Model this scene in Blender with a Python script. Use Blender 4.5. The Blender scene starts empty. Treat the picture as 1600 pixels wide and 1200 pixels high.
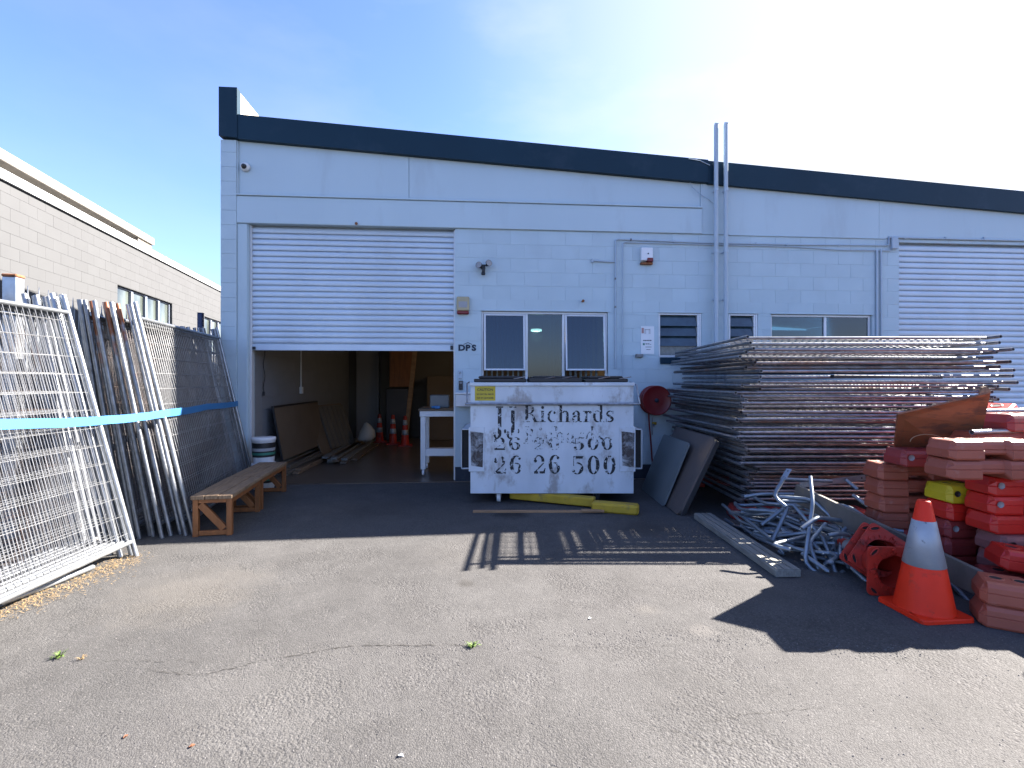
import bpy, math, random
from mathutils import Vector, Matrix
R = math.radians
random.seed(7)
scn = bpy.context.scene
COL = scn.collection

# ------------------------------------------------------------------ camera, sky, sun, exposure
FPX, HORIZ, CH = 776.0, 595.0, 1.45          # focal length in px of the 1600 px wide picture, horizon row, eye height
cam_d = bpy.data.cameras.new('camera'); cam = bpy.data.objects.new('camera', cam_d); COL.objects.link(cam)
cam.location = (0, 0, CH); cam.rotation_euler = (R(90), 0, 0)
cam_d.sensor_width = 36; cam_d.lens = FPX * 36 / 1600; cam_d.sensor_fit = 'HORIZONTAL'
cam_d.shift_y = -5 / 1600; cam_d.clip_start = 0.05; cam_d.clip_end = 2000
scn.camera = cam

SX, SY = 1.44, 0.64                          # horizontal run of the sunlight per metre of height
ELEV = math.atan(1 / math.hypot(SX, SY)); AZ = math.atan2(SX, SY)
world = bpy.data.worlds.new('World'); scn.world = world; world.use_nodes = True
wn, wl = world.node_tree.nodes, world.node_tree.links
wn.clear()
w_out = wn.new('ShaderNodeOutputWorld'); w_bg = wn.new('ShaderNodeBackground')
w_sky = wn.new('ShaderNodeTexSky'); w_sky.sky_type = 'NISHITA'; w_sky.sun_disc = False
w_sky.sun_elevation = ELEV; w_sky.sun_rotation = AZ
w_sky.air_density = 1.0; w_sky.dust_density = 0.7; w_sky.ozone_density = 2.0
w_tc = wn.new('ShaderNodeTexCoord')
w_map = wn.new('ShaderNodeMapping'); w_map.inputs['Scale'].default_value = (1.0, 1.0, 2.6)
w_noise = wn.new('ShaderNodeTexNoise'); w_noise.inputs['Scale'].default_value = 1.7
w_noise.inputs['Detail'].default_value = 7; w_noise.inputs['Roughness'].default_value = 0.55
w_ramp = wn.new('ShaderNodeMapRange'); w_ramp.inputs['From Min'].default_value = 0.46
w_ramp.inputs['From Max'].default_value = 0.78; w_ramp.inputs['To Max'].default_value = 0.55
w_mix = wn.new('ShaderNodeMix'); w_mix.data_type = 'RGBA'
w_mix.inputs['B'].default_value = (2.9, 2.98, 3.1, 1)
wl.new(w_tc.outputs['Generated'], w_map.inputs['Vector']); wl.new(w_map.outputs['Vector'], w_noise.inputs['Vector'])
w_dot = wn.new('ShaderNodeVectorMath'); w_dot.operation = 'DOT_PRODUCT'
w_dot.inputs[1].default_value = Vector((SX, SY, 1.0)).normalized()
w_nrm = wn.new('ShaderNodeVectorMath'); w_nrm.operation = 'NORMALIZE'
wl.new(w_tc.outputs['Generated'], w_nrm.inputs[0]); wl.new(w_nrm.outputs[0], w_dot.inputs[0])
w_near = wn.new('ShaderNodeMapRange'); w_near.interpolation_type = 'SMOOTHSTEP'       # thin veil of cirrus on the sun's side
w_near.inputs['From Min'].default_value = 0.45; w_near.inputs['From Max'].default_value = 0.97; w_near.inputs['To Max'].default_value = 0.8
wl.new(w_dot.outputs['Value'], w_near.inputs['Value'])
w_add = wn.new('ShaderNodeMath'); w_add.operation = 'MULTIPLY_ADD'; w_add.use_clamp = True
w_amt = wn.new('ShaderNodeMapRange'); w_amt.inputs['From Min'].default_value = 0.1; w_amt.inputs['From Max'].default_value = 0.8
w_amt.inputs['To Min'].default_value = 0.2; wl.new(w_dot.outputs['Value'], w_amt.inputs['Value'])
wl.new(w_noise.outputs['Fac'], w_ramp.inputs['Value'])
wl.new(w_ramp.outputs['Result'], w_add.inputs[0]); wl.new(w_amt.outputs[0], w_add.inputs[1]); wl.new(w_near.outputs[0], w_add.inputs[2])
wl.new(w_add.outputs[0], w_mix.inputs['Factor'])
w_tint = wn.new('ShaderNodeMix'); w_tint.data_type = 'RGBA'; w_tint.blend_type = 'MULTIPLY'; w_tint.inputs['Factor'].default_value = 1
w_tint.inputs['B'].default_value = (0.73, 0.79, 1.12, 1)
wl.new(w_sky.outputs['Color'], w_tint.inputs['A']); wl.new(w_tint.outputs['Result'], w_mix.inputs['A']); wl.new(w_mix.outputs['Result'], w_bg.inputs['Color'])
w_bg.inputs['Strength'].default_value = 0.05
wl.new(w_bg.outputs['Background'], w_out.inputs['Surface'])

sun_d = bpy.data.lights.new('sun', 'SUN'); sun_d.energy = 5.0; sun_d.angle = R(0.5); sun_d.color = (1.0, 0.91, 0.82)
sun = bpy.data.objects.new('sun', sun_d); COL.objects.link(sun)
sun.rotation_euler = Vector((-SX, -SY, -1)).to_track_quat('-Z', 'Y').to_euler()
scn.view_settings.view_transform = 'Standard'; scn.view_settings.look = 'None'
scn.view_settings.gamma = 1.0; scn.view_settings.use_curve_mapping = False
scn.view_settings.exposure = 3.0

# ------------------------------------------------------------------ places from the picture
def G(u, v, z=0.0):                          # point at height z below eye level
    Y = (CH - z) * FPX / (v - HORIZ)
    return Vector(((u - 800) / FPX * Y, Y, z))
def D(u, v, Y):                              # point at distance Y
    return Vector(((u - 800) / FPX * Y, Y, CH - (v - HORIZ) / FPX * Y))
Y0, TT = 7.175, 0.0776
TH = math.atan(TT); CT, ST = math.cos(TH), math.sin(TH)
def FA(u, v=HORIZ):                          # along-wall coordinate and height on the front wall
    q = (u - 800) / FPX; Y = Y0 / (1 - q * TT)
    return q * Y / CT, CH + (HORIZ - v) / FPX * Y
def A(u): return FA(u)[0]
def FW(a, b, z): return Vector((a * CT - b * ST, Y0 + a * ST + b * CT, z))

# ------------------------------------------------------------------ mesh builder
class MB:
    def __init__(s): s.v = []; s.f = []; s.m = []; s.sm = []
    def add(s, vs, fs, mi=0, smooth=False):
        o = len(s.v); s.v += [tuple(p) for p in vs]
        for f in fs: s.f.append(tuple(i + o for i in f)); s.m.append(mi); s.sm.append(smooth)
    def box(s, x0, y0, z0, x1, y1, z1, mi=0):
        s.add([(x0,y0,z0),(x1,y0,z0),(x1,y1,z0),(x0,y1,z0),(x0,y0,z1),(x1,y0,z1),(x1,y1,z1),(x0,y1,z1)],
              [(0,3,2,1),(4,5,6,7),(0,1,5,4),(1,2,6,5),(2,3,7,6),(3,0,4,7)], mi)
    def bbox(s, x0, y0, z0, x1, y1, z1, c=0.004, mi=0):     # box with chamfered edges
        vs = []; idx = {}
        for i, (X, sx) in enumerate(((x0, 1), (x1, -1))):
            for j, (Y, sy) in enumerate(((y0, 1), (y1, -1))):
                for k, (Z, sz) in enumerate(((z0, 1), (z1, -1))):
                    idx[i,j,k] = len(vs)
                    vs += [(X, Y+sy*c, Z+sz*c), (X+sx*c, Y, Z+sz*c), (X+sx*c, Y+sy*c, Z)]
        I = lambda i,j,k,a: idx[i,j,k] + a
        fs = [(I(0,0,0,0),I(0,0,1,0),I(0,1,1,0),I(0,1,0,0)), (I(1,0,0,0),I(1,1,0,0),I(1,1,1,0),I(1,0,1,0)),
              (I(0,0,0,1),I(1,0,0,1),I(1,0,1,1),I(0,0,1,1)), (I(0,1,0,1),I(0,1,1,1),I(1,1,1,1),I(1,1,0,1)),
              (I(0,0,0,2),I(0,1,0,2),I(1,1,0,2),I(1,0,0,2)), (I(0,0,1,2),I(1,0,1,2),I(1,1,1,2),I(0,1,1,2))]
        for j in (0,1):
            for k in (0,1): fs.append((I(0,j,k,1),I(1,j,k,1),I(1,j,k,2),I(0,j,k,2)))
        for i in (0,1):
            for k in (0,1): fs.append((I(i,0,k,0),I(i,1,k,0),I(i,1,k,2),I(i,0,k,2)))
        for i in (0,1):
            for j in (0,1): fs.append((I(i,j,0,0),I(i,j,1,0),I(i,j,1,1),I(i,j,0,1)))
        for i in (0,1):
            for j in (0,1):
                for k in (0,1): fs.append((I(i,j,k,0),I(i,j,k,1),I(i,j,k,2)))
        s.add(vs, fs, mi)
    def bar(s, p, q, w, h, up=(0,0,1), c=0.0, mi=0):        # box from p to q, w across, h along up
        p, q = Vector(p), Vector(q); d = (q - p); L = d.length; d /= L
        up = Vector(up); x = d.cross(up)
        if x.length < 1e-4: x = d.cross(Vector((1,0,0)))
        x.normalize(); z = x.cross(d)
        t = MB(); (t.bbox(-w/2, 0, -h/2, w/2, L, h/2, c) if c else t.box(-w/2, 0, -h/2, w/2, L, h/2))
        M = Matrix((x, d, z)).transposed()
        s.add([p + M @ Vector(v) for v in t.v], t.f, mi)
    def tube(s, pts, r, n=8, hollow=False, caps=True, mi=0, smooth=True, close=False):
        pts = [Vector(p) for p in pts]; N = len(pts)
        def tan(i):
            a = pts[max(i-1, 0)]; b = pts[min(i+1, N-1)]
            return (b - a).normalized()
        t0 = tan(0); up = Vector((0,0,1)) if abs(t0.z) < .9 else Vector((1,0,0))
        x = t0.cross(up).normalized(); vs = []
        rings = []
        for i in range(N):
            t = tan(i); x = (x - t * x.dot(t)).normalized(); y = t.cross(x)
            rr = r[i] if isinstance(r, (list, tuple)) else r
            sc = 1.0
            if 0 < i < N-1:
                cs = (pts[i]-pts[i-1]).normalized().dot(t); sc = 1 / max(cs, .6)
            rings.append((t, x, y))
            for k in range(n):
                a = 2*math.pi*k/n
                vs.append(pts[i] + (x*math.cos(a) + y*math.sin(a)) * rr)
        fs = []
        for i in range(N-1):
            for k in range(n):
                fs.append((i*n+k, i*n+(k+1)%n, (i+1)*n+(k+1)%n, (i+1)*n+k))
        s.add(vs, fs, mi, smooth)
        if caps and not hollow:
            s.add(vs[:n], [tuple(range(n))[::-1]], mi); s.add(vs[-n:], [tuple(range(n))], mi)
        if hollow:
            for e, i in ((1, 0), (-1, N-1)):
                t = rings[i][0] * e; c = pts[i]; ring = vs[i*n:(i+1)*n]
                inn = [c + (p - c)*.78 for p in ring]; deep = [p + t*.05 for p in inn]
                q = ring + inn + deep
                ff = [(k, (k+1)%n, n+(k+1)%n, n+k) for k in range(n)] + [(n+k, n+(k+1)%n, 2*n+(k+1)%n, 2*n+k) for k in range(n)] + [tuple(range(2*n, 3*n))]
                s.add(q, ff, mi)
    def lathe(s, prof, n=24, cx=0, cy=0, mi=0, smooth=True, closed=False):
        vs = [(cx + r*math.cos(2*math.pi*k/n), cy + r*math.sin(2*math.pi*k/n), z) for r, z in prof for k in range(n)]
        fs = [(i*n+k, i*n+(k+1)%n, (i+1)*n+(k+1)%n, (i+1)*n+k) for i in range(len(prof)-1) for k in range(n)]
        s.add(vs, fs, mi, smooth)
    def prism(s, poly, y0, y1, mi=0):                        # polygon in x,z extruded along y
        n = len(poly)
        s.add([(x, y0, z) for x, z in poly] + [(x, y1, z) for x, z in poly],
              [tuple(range(n)), tuple(range(n, 2*n))[::-1]] + [(i, i+n, (i+1)%n+n, (i+1)%n) for i in range(n)], mi)
    def xprism(s, poly, x0, x1, mi=0):                       # polygon in y,z extruded along x
        n = len(poly)
        s.add([(x0, y, z) for y, z in poly] + [(x1, y, z) for y, z in poly],
              [tuple(range(n))[::-1], tuple(range(n, 2*n))] + [(i, (i+1)%n, (i+1)%n+n, i+n) for i in range(n)], mi)
    def mesh(s, name, mats):
        me = bpy.data.meshes.new(name); me.from_pydata([tuple(v) for v in s.v], [], s.f)
        for m in (mats if isinstance(mats, (list, tuple)) else [mats]): me.materials.append(m)
        me.polygons.foreach_set('material_index', s.m); me.polygons.foreach_set('use_smooth', s.sm)
        me.update()
        return me
    def build(s, name, mats, parent=None, **kw):
        return link(name, s.mesh(name, mats), parent, **kw)

def link(name, me, parent=None, loc=None, rot=None, kind=None, label=None, M=None):
    o = bpy.data.objects.new(name, me); COL.objects.link(o)
    if parent is not None: o.parent = parent
    if loc is not None: o.location = loc
    if rot is not None: o.rotation_euler = rot
    if M is not None: o.matrix_local = M
    if kind: o['kind'] = kind
    if label: o['label'] = label
    return o
def tag(o, label, cat, group=None, kind=None):
    o['label'] = label; o['category'] = cat
    if group: o['group'] = group
    if kind: o['kind'] = kind
    return o
def thing(name, label, cat, loc=(0,0,0), rz=0.0, group=None, M=None):
    o = bpy.data.objects.new(name, None); COL.objects.link(o); o.empty_display_size = .1
    if M is not None: o.matrix_world = M
    else: o.location = loc; o.rotation_euler = (0, 0, rz)
    return tag(o, label, cat, group)
def fthing(name, label, cat, a, b, z, group=None): return thing(name, label, cat, FW(a, b, z), TH, group)
def kids(o): return [c for c in bpy.data.objects if c.parent == o]
def dup(root, M=None, label=None, group=None, cat=None, tree=None):
    r = root.copy(); COL.objects.link(r)
    if M is not None: r.matrix_world = M
    if label: r['label'] = label
    if group: r['group'] = group
    for c0, subs in tree:
        c = c0.copy(); COL.objects.link(c); c.parent = r
        for g0 in subs:
            g = g0.copy(); COL.objects.link(g); g.parent = c
    return r
def tree_of(root):
    ch = kids(root); return [(c, kids(c)) for c in ch]

# ------------------------------------------------------------------ materials
KA = 0.54
def mat(name, color, rough=.6, metal=0.0, var=.12, scale=6.0, bump=0.0, bscale=60.0, stretch=(1,1,1),
        dirt=None, dirt_amt=0.0, dirt_scale=3.0, dirt_lo=.5, rnd=0.0, alpha=1.0, coat=0.0, spec=.5, huernd=None, dirt_sharp=.12):
    color = tuple(c*KA for c in color); dirt = tuple(c*KA for c in dirt) if dirt else None
    m = bpy.data.materials.new(name); m.use_nodes = True
    n, l = m.node_tree.nodes, m.node_tree.links
    b = n['Principled BSDF']
    b.inputs['Roughness'].default_value = rough; b.inputs['Metallic'].default_value = metal
    b.inputs['Specular IOR Level'].default_value = spec
    if coat: b.inputs['Coat Weight'].default_value = coat
    tc = n.new('ShaderNodeTexCoord'); mp = n.new('ShaderNodeMapping'); mp.inputs['Scale'].default_value = stretch
    oi = n.new('ShaderNodeObjectInfo')
    off = n.new('ShaderNodeVectorMath'); off.operation = 'SCALE'; off.inputs[0].default_value = (37., 19., 53.)
    l.new(oi.outputs['Random'], off.inputs['Scale'])
    addv = n.new('ShaderNodeVectorMath'); addv.operation = 'ADD'
    l.new(tc.outputs['Object'], addv.inputs[0]); l.new(off.outputs[0], addv.inputs[1])
    l.new(addv.outputs[0], mp.inputs['Vector'])
    nz = n.new('ShaderNodeTexNoise'); nz.inputs['Scale'].default_value = scale; nz.inputs['Detail'].default_value = 6
    l.new(mp.outputs[0], nz.inputs['Vector'])
    mr = n.new('ShaderNodeMapRange'); mr.inputs['From Min'].default_value = .3; mr.inputs['From Max'].default_value = .7
    mr.inputs['To Min'].default_value = 1 - var; mr.inputs['To Max'].default_value = 1 + var
    l.new(nz.outputs['Fac'], mr.inputs['Value'])
    hs = n.new('ShaderNodeMix'); hs.data_type = 'RGBA'; hs.blend_type = 'MULTIPLY'; hs.inputs['Factor'].default_value = 1
    hs.inputs['A'].default_value = (*color, 1); last = hs.outputs['Result']
    l.new(mr.outputs[0], hs.inputs['B'])
    if rnd:
        r2 = n.new('ShaderNodeMapRange'); r2.inputs['To Min'].default_value = 1 - rnd; r2.inputs['To Max'].default_value = 1 + rnd
        l.new(oi.outputs['Random'], r2.inputs['Value'])
        h2 = n.new('ShaderNodeMix'); h2.data_type = 'RGBA'; h2.blend_type = 'MULTIPLY'; h2.inputs['Factor'].default_value = 1
        l.new(last, h2.inputs['A']); l.new(r2.outputs[0], h2.inputs['B']); last = h2.outputs['Result']
    if dirt:
        n2 = n.new('ShaderNodeTexNoise'); n2.inputs['Scale'].default_value = dirt_scale; n2.inputs['Detail'].default_value = 9
        n2.inputs['Roughness'].default_value = .65
        l.new(mp.outputs[0], n2.inputs['Vector'])
        m2 = n.new('ShaderNodeMapRange'); m2.inputs['From Min'].default_value = dirt_lo; m2.inputs['From Max'].default_value = dirt_lo + dirt_sharp
        m2.inputs['To Max'].default_value = dirt_amt; l.new(n2.outputs['Fac'], m2.inputs['Value'])
        h3 = n.new('ShaderNodeMix'); h3.data_type = 'RGBA'; l.new(m2.outputs[0], h3.inputs['Factor'])
        l.new(last, h3.inputs['A']); h3.inputs['B'].default_value = (*dirt, 1); last = h3.outputs['Result']
        if metal:
            m3 = n.new('ShaderNodeMath'); m3.operation = 'MULTIPLY_ADD'; l.new(m2.outputs[0], m3.inputs[0])
            m3.inputs[1].default_value = -metal; m3.inputs[2].default_value = metal; l.new(m3.outputs[0], b.inputs['Metallic'])
    l.new(last, b.inputs['Base Color'])
    if bump:
        n4 = n.new('ShaderNodeTexNoise'); n4.inputs['Scale'].default_value = bscale; n4.inputs['Detail'].default_value = 4
        l.new(mp.outputs[0], n4.inputs['Vector'])
        bp = n.new('ShaderNodeBump'); bp.inputs['Strength'].default_value = 1.0; bp.inputs['Distance'].default_value = bump
        l.new(n4.outputs['Fac'], bp.inputs['Height']); l.new(bp.outputs[0], b.inputs['Normal'])
    return m

def worn_mat(name, color, lo, width, scale, rough=.6):      # flat print worn away in patches
    m = bpy.data.materials.new(name); m.use_nodes = True
    n, l = m.node_tree.nodes, m.node_tree.links; b = n['Principled BSDF']
    b.inputs['Base Color'].default_value = (*color, 1); b.inputs['Roughness'].default_value = rough
    tc = n.new('ShaderNodeTexCoord'); nz = n.new('ShaderNodeTexNoise'); nz.inputs['Scale'].default_value = scale
    nz.inputs['Detail'].default_value = 8; nz.inputs['Roughness'].default_value = .7; nz.inputs['Distortion'].default_value = .6
    mr = n.new('ShaderNodeMapRange'); mr.inputs['From Min'].default_value = lo; mr.inputs['From Max'].default_value = lo + width
    l.new(tc.outputs['Object'], nz.inputs['Vector']); l.new(nz.outputs['Fac'], mr.inputs['Value'])
    l.new(mr.outputs[0], b.inputs['Alpha'])
    return m

def glass_mat(name, tint, rough=.03):
    m = bpy.data.materials.new(name); m.use_nodes = True
    n, l = m.node_tree.nodes, m.node_tree.links; n.clear()
    o = n.new('ShaderNodeOutputMaterial'); g = n.new('ShaderNodeBsdfGlossy'); g.inputs['Roughness'].default_value = rough
    g.inputs['Color'].default_value = (.9, .95, 1, 1)
    t = n.new('ShaderNodeBsdfTransparent'); t.inputs['Color'].default_value = (*tint, 1)
    f = n.new('ShaderNodeFresnel'); f.inputs['IOR'].default_value = 1.65; mx = n.new('ShaderNodeMixShader')
    l.new(f.outputs[0], mx.inputs[0]); l.new(t.outputs[0], mx.inputs[1]); l.new(g.outputs[0], mx.inputs[2]); l.new(mx.outputs[0], o.inputs[0])
    return m

WALL = (.69, .87, .96)
M_wall = mat('painted_blockwork', WALL, .75, var=.05, scale=2.2, bump=.0012, bscale=140, dirt=(.56,.67,.74), dirt_amt=.35, dirt_scale=1.3, dirt_lo=.56, dirt_sharp=.2, rnd=.012)
M_panel = mat('painted_sheet', (.70,.88,.97), .6, var=.035, scale=.9, bump=.0008, bscale=20, stretch=(1,1,.22), dirt=(.56,.66,.73), dirt_amt=.6, dirt_scale=2.2, dirt_lo=.55, dirt_sharp=.2)
M_navy = mat('navy_fascia', (.010,.045,.078), .5, spec=.2, var=.08, scale=1.2, dirt=(.07,.11,.16), dirt_amt=.35, dirt_scale=2.0, dirt_lo=.55, dirt_sharp=.2)
M_navywall = mat('navy_wall_base', (.022,.04,.075), .7, var=.15, scale=3, dirt=(.12,.12,.12), dirt_amt=.5, dirt_scale=9, dirt_lo=.58)
M_neigh = mat('grey_blockwork', (.090,.096,.104), .8, var=.05, scale=1.5, bump=.001, bscale=120, rnd=.02, dirt=(.082,.087,.094), dirt_amt=.4, dirt_scale=1.0, dirt_lo=.55, dirt_sharp=.2)
M_white = mat('white_paint', (1.0,1.05,1.07), .45, var=.04, scale=4, dirt=(.5,.48,.44), dirt_amt=.25, dirt_scale=5, dirt_lo=.6)
M_conc = mat('concrete', (.42,.40,.37), .85, var=.14, scale=1.2, bump=.002, bscale=40, dirt=(.3,.29,.27), dirt_amt=.6, dirt_scale=1.7, dirt_lo=.52, dirt_sharp=.2)
M_cream = mat('cream_render', (.62,.58,.5), .8, var=.06, scale=2)
M_curtain = mat('roller_steel', (.80,.95,1.10), .42, metal=.15, var=.07, scale=1.3, stretch=(1,1,.4), bump=.02, bscale=1.2, dirt=(.58,.66,.75), dirt_amt=.4, dirt_scale=1.4, dirt_lo=.55, dirt_sharp=.2)
M_alu = mat('aluminium_frame', (.95,1.0,1.05), .35, metal=.2, var=.04)
M_glass = glass_mat('window_glass', (.22,.36,.42))
M_obsc = mat('obscure_glass', (.20,.22,.22), .25, var=.25, scale=18, spec=.6)
M_blade = mat('louvre_glass', (.045,.085,.11), .12, var=.4, scale=5, spec=.8)
M_neighglass = mat('dusty_glass', (.10,.12,.11), .18, var=.7, scale=2.2, stretch=(1.0,1.0,.5), spec=.9)
M_galv = mat('galvanised_steel', (.38,.41,.45), .40, metal=.75, var=.28, scale=16, rnd=.2, dirt=(.17,.12,.08), dirt_amt=.7, dirt_scale=5, dirt_lo=.60)
M_galv_clean = mat('bright_galvanised', (.50,.54,.58), .34, metal=.7, var=.2, scale=12, rnd=.15, dirt=(.3,.29,.27), dirt_amt=.5, dirt_scale=9, dirt_lo=.6)
M_galv_old = mat('dull_galvanised', (.30,.29,.29), .42, metal=.7, var=.4, scale=9, rnd=.5, dirt=(.20,.10,.055), dirt_amt=.85, dirt_scale=2.6, dirt_lo=.50)
M_rust = mat('rusty_steel', (.34,.13,.05), .85, var=.4, scale=22, dirt=(.40,.40,.41), dirt_amt=.9, dirt_scale=5, dirt_lo=.54)
M_wire = mat('mesh_wire', (.46,.48,.50), .45, metal=.45, var=.2, scale=8, rnd=.2)
M_wire_old = mat('old_mesh_wire', (.13,.125,.13), .5, metal=.5, var=.4, scale=8, rnd=.3, dirt=(.14,.07,.04), dirt_amt=.8, dirt_scale=4, dirt_lo=.5)
M_strap = mat('blue_strap', (.045,.27,.66), .6, var=.06, scale=3, bump=.0006, bscale=400)
M_wood = mat('weathered_bench_top', (.33,.225,.135), .8, var=.35, scale=5, stretch=(14,1,4), bump=.002, bscale=20, dirt=(.16,.10,.06), dirt_amt=.6, dirt_scale=4, dirt_lo=.55)
M_wood_or = mat('stained_pine', (.34,.125,.032), .6, var=.25, scale=4, stretch=(6,6,1), bump=.001, bscale=30)
M_ply = mat('formply', (.40,.14,.055), .65, var=.25, scale=3.5, stretch=(1,1,4), bump=.0008, bscale=60, dirt=(.13,.07,.045), dirt_amt=.8, dirt_scale=4.5, dirt_lo=.49, dirt_sharp=.12)
M_greyplank = mat('grey_weathered_plank', (.30,.30,.27), .85, var=.25, scale=5, stretch=(12,1,6), bump=.003, bscale=25, dirt=(.18,.17,.14), dirt_amt=.6, dirt_scale=3, dirt_lo=.52)
M_beam = mat('dirty_plank', (.19,.17,.145), .8, var=.3, scale=3, stretch=(2,2,1), bump=.002, bscale=30, dirt=(.30,.22,.12), dirt_amt=.5, dirt_scale=3.0, dirt_lo=.56)
M_tan = mat('raw_timber', (.45,.27,.14), .75, var=.25, scale=4, stretch=(1,12,4))
M_bin = mat('scuffed_white_steel', (.80,.90,.98), .5, var=.12, scale=3, bump=.0016, bscale=9, stretch=(1,1,.6), dirt=(.40,.38,.36), dirt_amt=.8, dirt_scale=5.0, dirt_lo=.53, dirt_sharp=.12)
M_binmark = worn_mat('bin_scuffs', (.055,.045,.042), .30, .32, 9, .8)
M_black = mat('black_plastic', (.018,.02,.024), .5, var=.3, scale=5)
M_dark = mat('dark_void', (.012,.012,.014), .8)
M_rubber = mat('rubber', (.025,.025,.027), .8, var=.3, scale=9)
M_yellow = mat('yellow_painted_timber', (.62,.42,.02), .7, var=.15, scale=7, bump=.002, bscale=40, dirt=(.2,.16,.08), dirt_amt=.7, dirt_scale=6, dirt_lo=.57)
M_red = mat('red_enamel', (.27,.012,.015), .4, var=.12, scale=4)
M_hose = mat('red_hose', (.22,.02,.02), .6)
M_cone = mat('cone_orange', (1.15,.040,.004), .55, var=.08, scale=6, dirt=(.25,.05,.03), dirt_amt=.7, dirt_scale=9, dirt_lo=.60, spec=.3)
M_conedirty = mat('dirty_cone_orange', (.62,.03,.012), .6, var=.2, scale=6, dirt=(.12,.03,.02), dirt_amt=.8, dirt_scale=5, dirt_lo=.52)
M_band = mat('scuffed_reflective_band', (.50,.54,.58), .4, metal=.2, var=.12, scale=9, dirt=(.14,.14,.15), dirt_amt=.8, dirt_scale=16, dirt_lo=.62, dirt_sharp=.05)
M_terra = mat('faded_terracotta_plastic', (.47,.115,.062), .55, var=.10, scale=4, rnd=.16, dirt=(.62,.34,.28), dirt_amt=.5, dirt_scale=9, dirt_lo=.60, bump=.0015, bscale=30)
M_brightred = mat('bright_red_plastic', (.85,.030,.018), .38, bump=.0012, bscale=25, var=.08, scale=4, rnd=.12, dirt=(.30,.06,.04), dirt_amt=.5, dirt_scale=6, dirt_lo=.58)
M_maroon = mat('dull_red_plastic', (.42,.045,.04), .5, var=.1, scale=4, rnd=.12, dirt=(.2,.06,.05), dirt_amt=.6, dirt_scale=6, dirt_lo=.55)
M_mauve = mat('mauve_plastic', (.38,.14,.13), .55, var=.1, scale=4, dirt=(.2,.09,.08), dirt_amt=.6, dirt_scale=6, dirt_lo=.54)
M_yelblock = mat('yellow_plastic', (.85,.68,.02), .5, var=.08, scale=5, dirt=(.3,.28,.05), dirt_amt=.5, dirt_scale=8, dirt_lo=.6)
M_dot = mat('grey_reflector', (.42,.42,.42), .4, var=.1, scale=30)
M_floor = mat('sealed_concrete_floor', (.19,.155,.125), .28, var=.15, scale=1.4, dirt=(.13,.105,.085), dirt_amt=.6, dirt_scale=1.6, dirt_lo=.5, dirt_sharp=.2)
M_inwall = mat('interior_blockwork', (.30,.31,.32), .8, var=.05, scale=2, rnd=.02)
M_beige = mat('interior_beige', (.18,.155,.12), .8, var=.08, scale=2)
M_hard = mat('hardboard', (.20,.14,.085), .8, var=.12, scale=2)
M_darkwood = mat('dark_door', (.035,.022,.015), .5, var=.2, scale=3)
M_greysheet = mat('grey_laminate', (.20,.235,.25), .4, var=.06, scale=2, dirt=(.13,.15,.16), dirt_amt=.5, dirt_scale=3, dirt_lo=.56)
M_brownsheet = mat('brown_laminate', (.155,.13,.12), .5, var=.1, scale=2, dirt=(.08,.07,.06), dirt_amt=.6, dirt_scale=4, dirt_lo=.56)
M_creambox = mat('cream_plastic', (.66,.58,.36), .5)
M_signwhite = mat('sign_white', (1.1,1.15,1.2), .4, var=.03)
M_ink = mat('print_black', (.02,.022,.03), .6)
M_green = mat('print_green', (.05,.30,.22), .6)
M_pink = mat('print_pink', (.62,.35,.33), .6)
M_labelY = mat('caution_yellow', (.72,.58,.03), .5, dirt=(.3,.26,.08), dirt_amt=.6, dirt_scale=20, dirt_lo=.58)
M_grey = mat('grey_plastic', (.28,.29,.29), .55)
M_stencil = worn_mat('worn_stencil_paint', (.008,.010,.013), .435, .035, 16)
M_stencil2 = worn_mat('faded_stencil_paint', (.02,.024,.03), .515, .04, 20)
M_stencil3 = worn_mat('half_worn_stencil_paint', (.01,.012,.015), .45, .035, 15)
M_bluepost = mat('blue_post', (.02,.06,.20), .5)
M_grass = mat('grass_blade', (.13,.22,.035), .7, var=.3, scale=30)
M_straw = mat('dry_straw', (.42,.29,.14), .9, var=.3, scale=30)
M_leaf = mat('dry_leaf', (.22,.08,.03), .8)
M_stone = mat('loose_stones', (.155,.15,.148), .85, var=.4, scale=25)
M_roof = mat('roof_sheet', (.40,.42,.44), .5, metal=.3)
M_crack = mat('tar_crack', (.035,.032,.028), .95, var=.4, scale=30)

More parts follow.
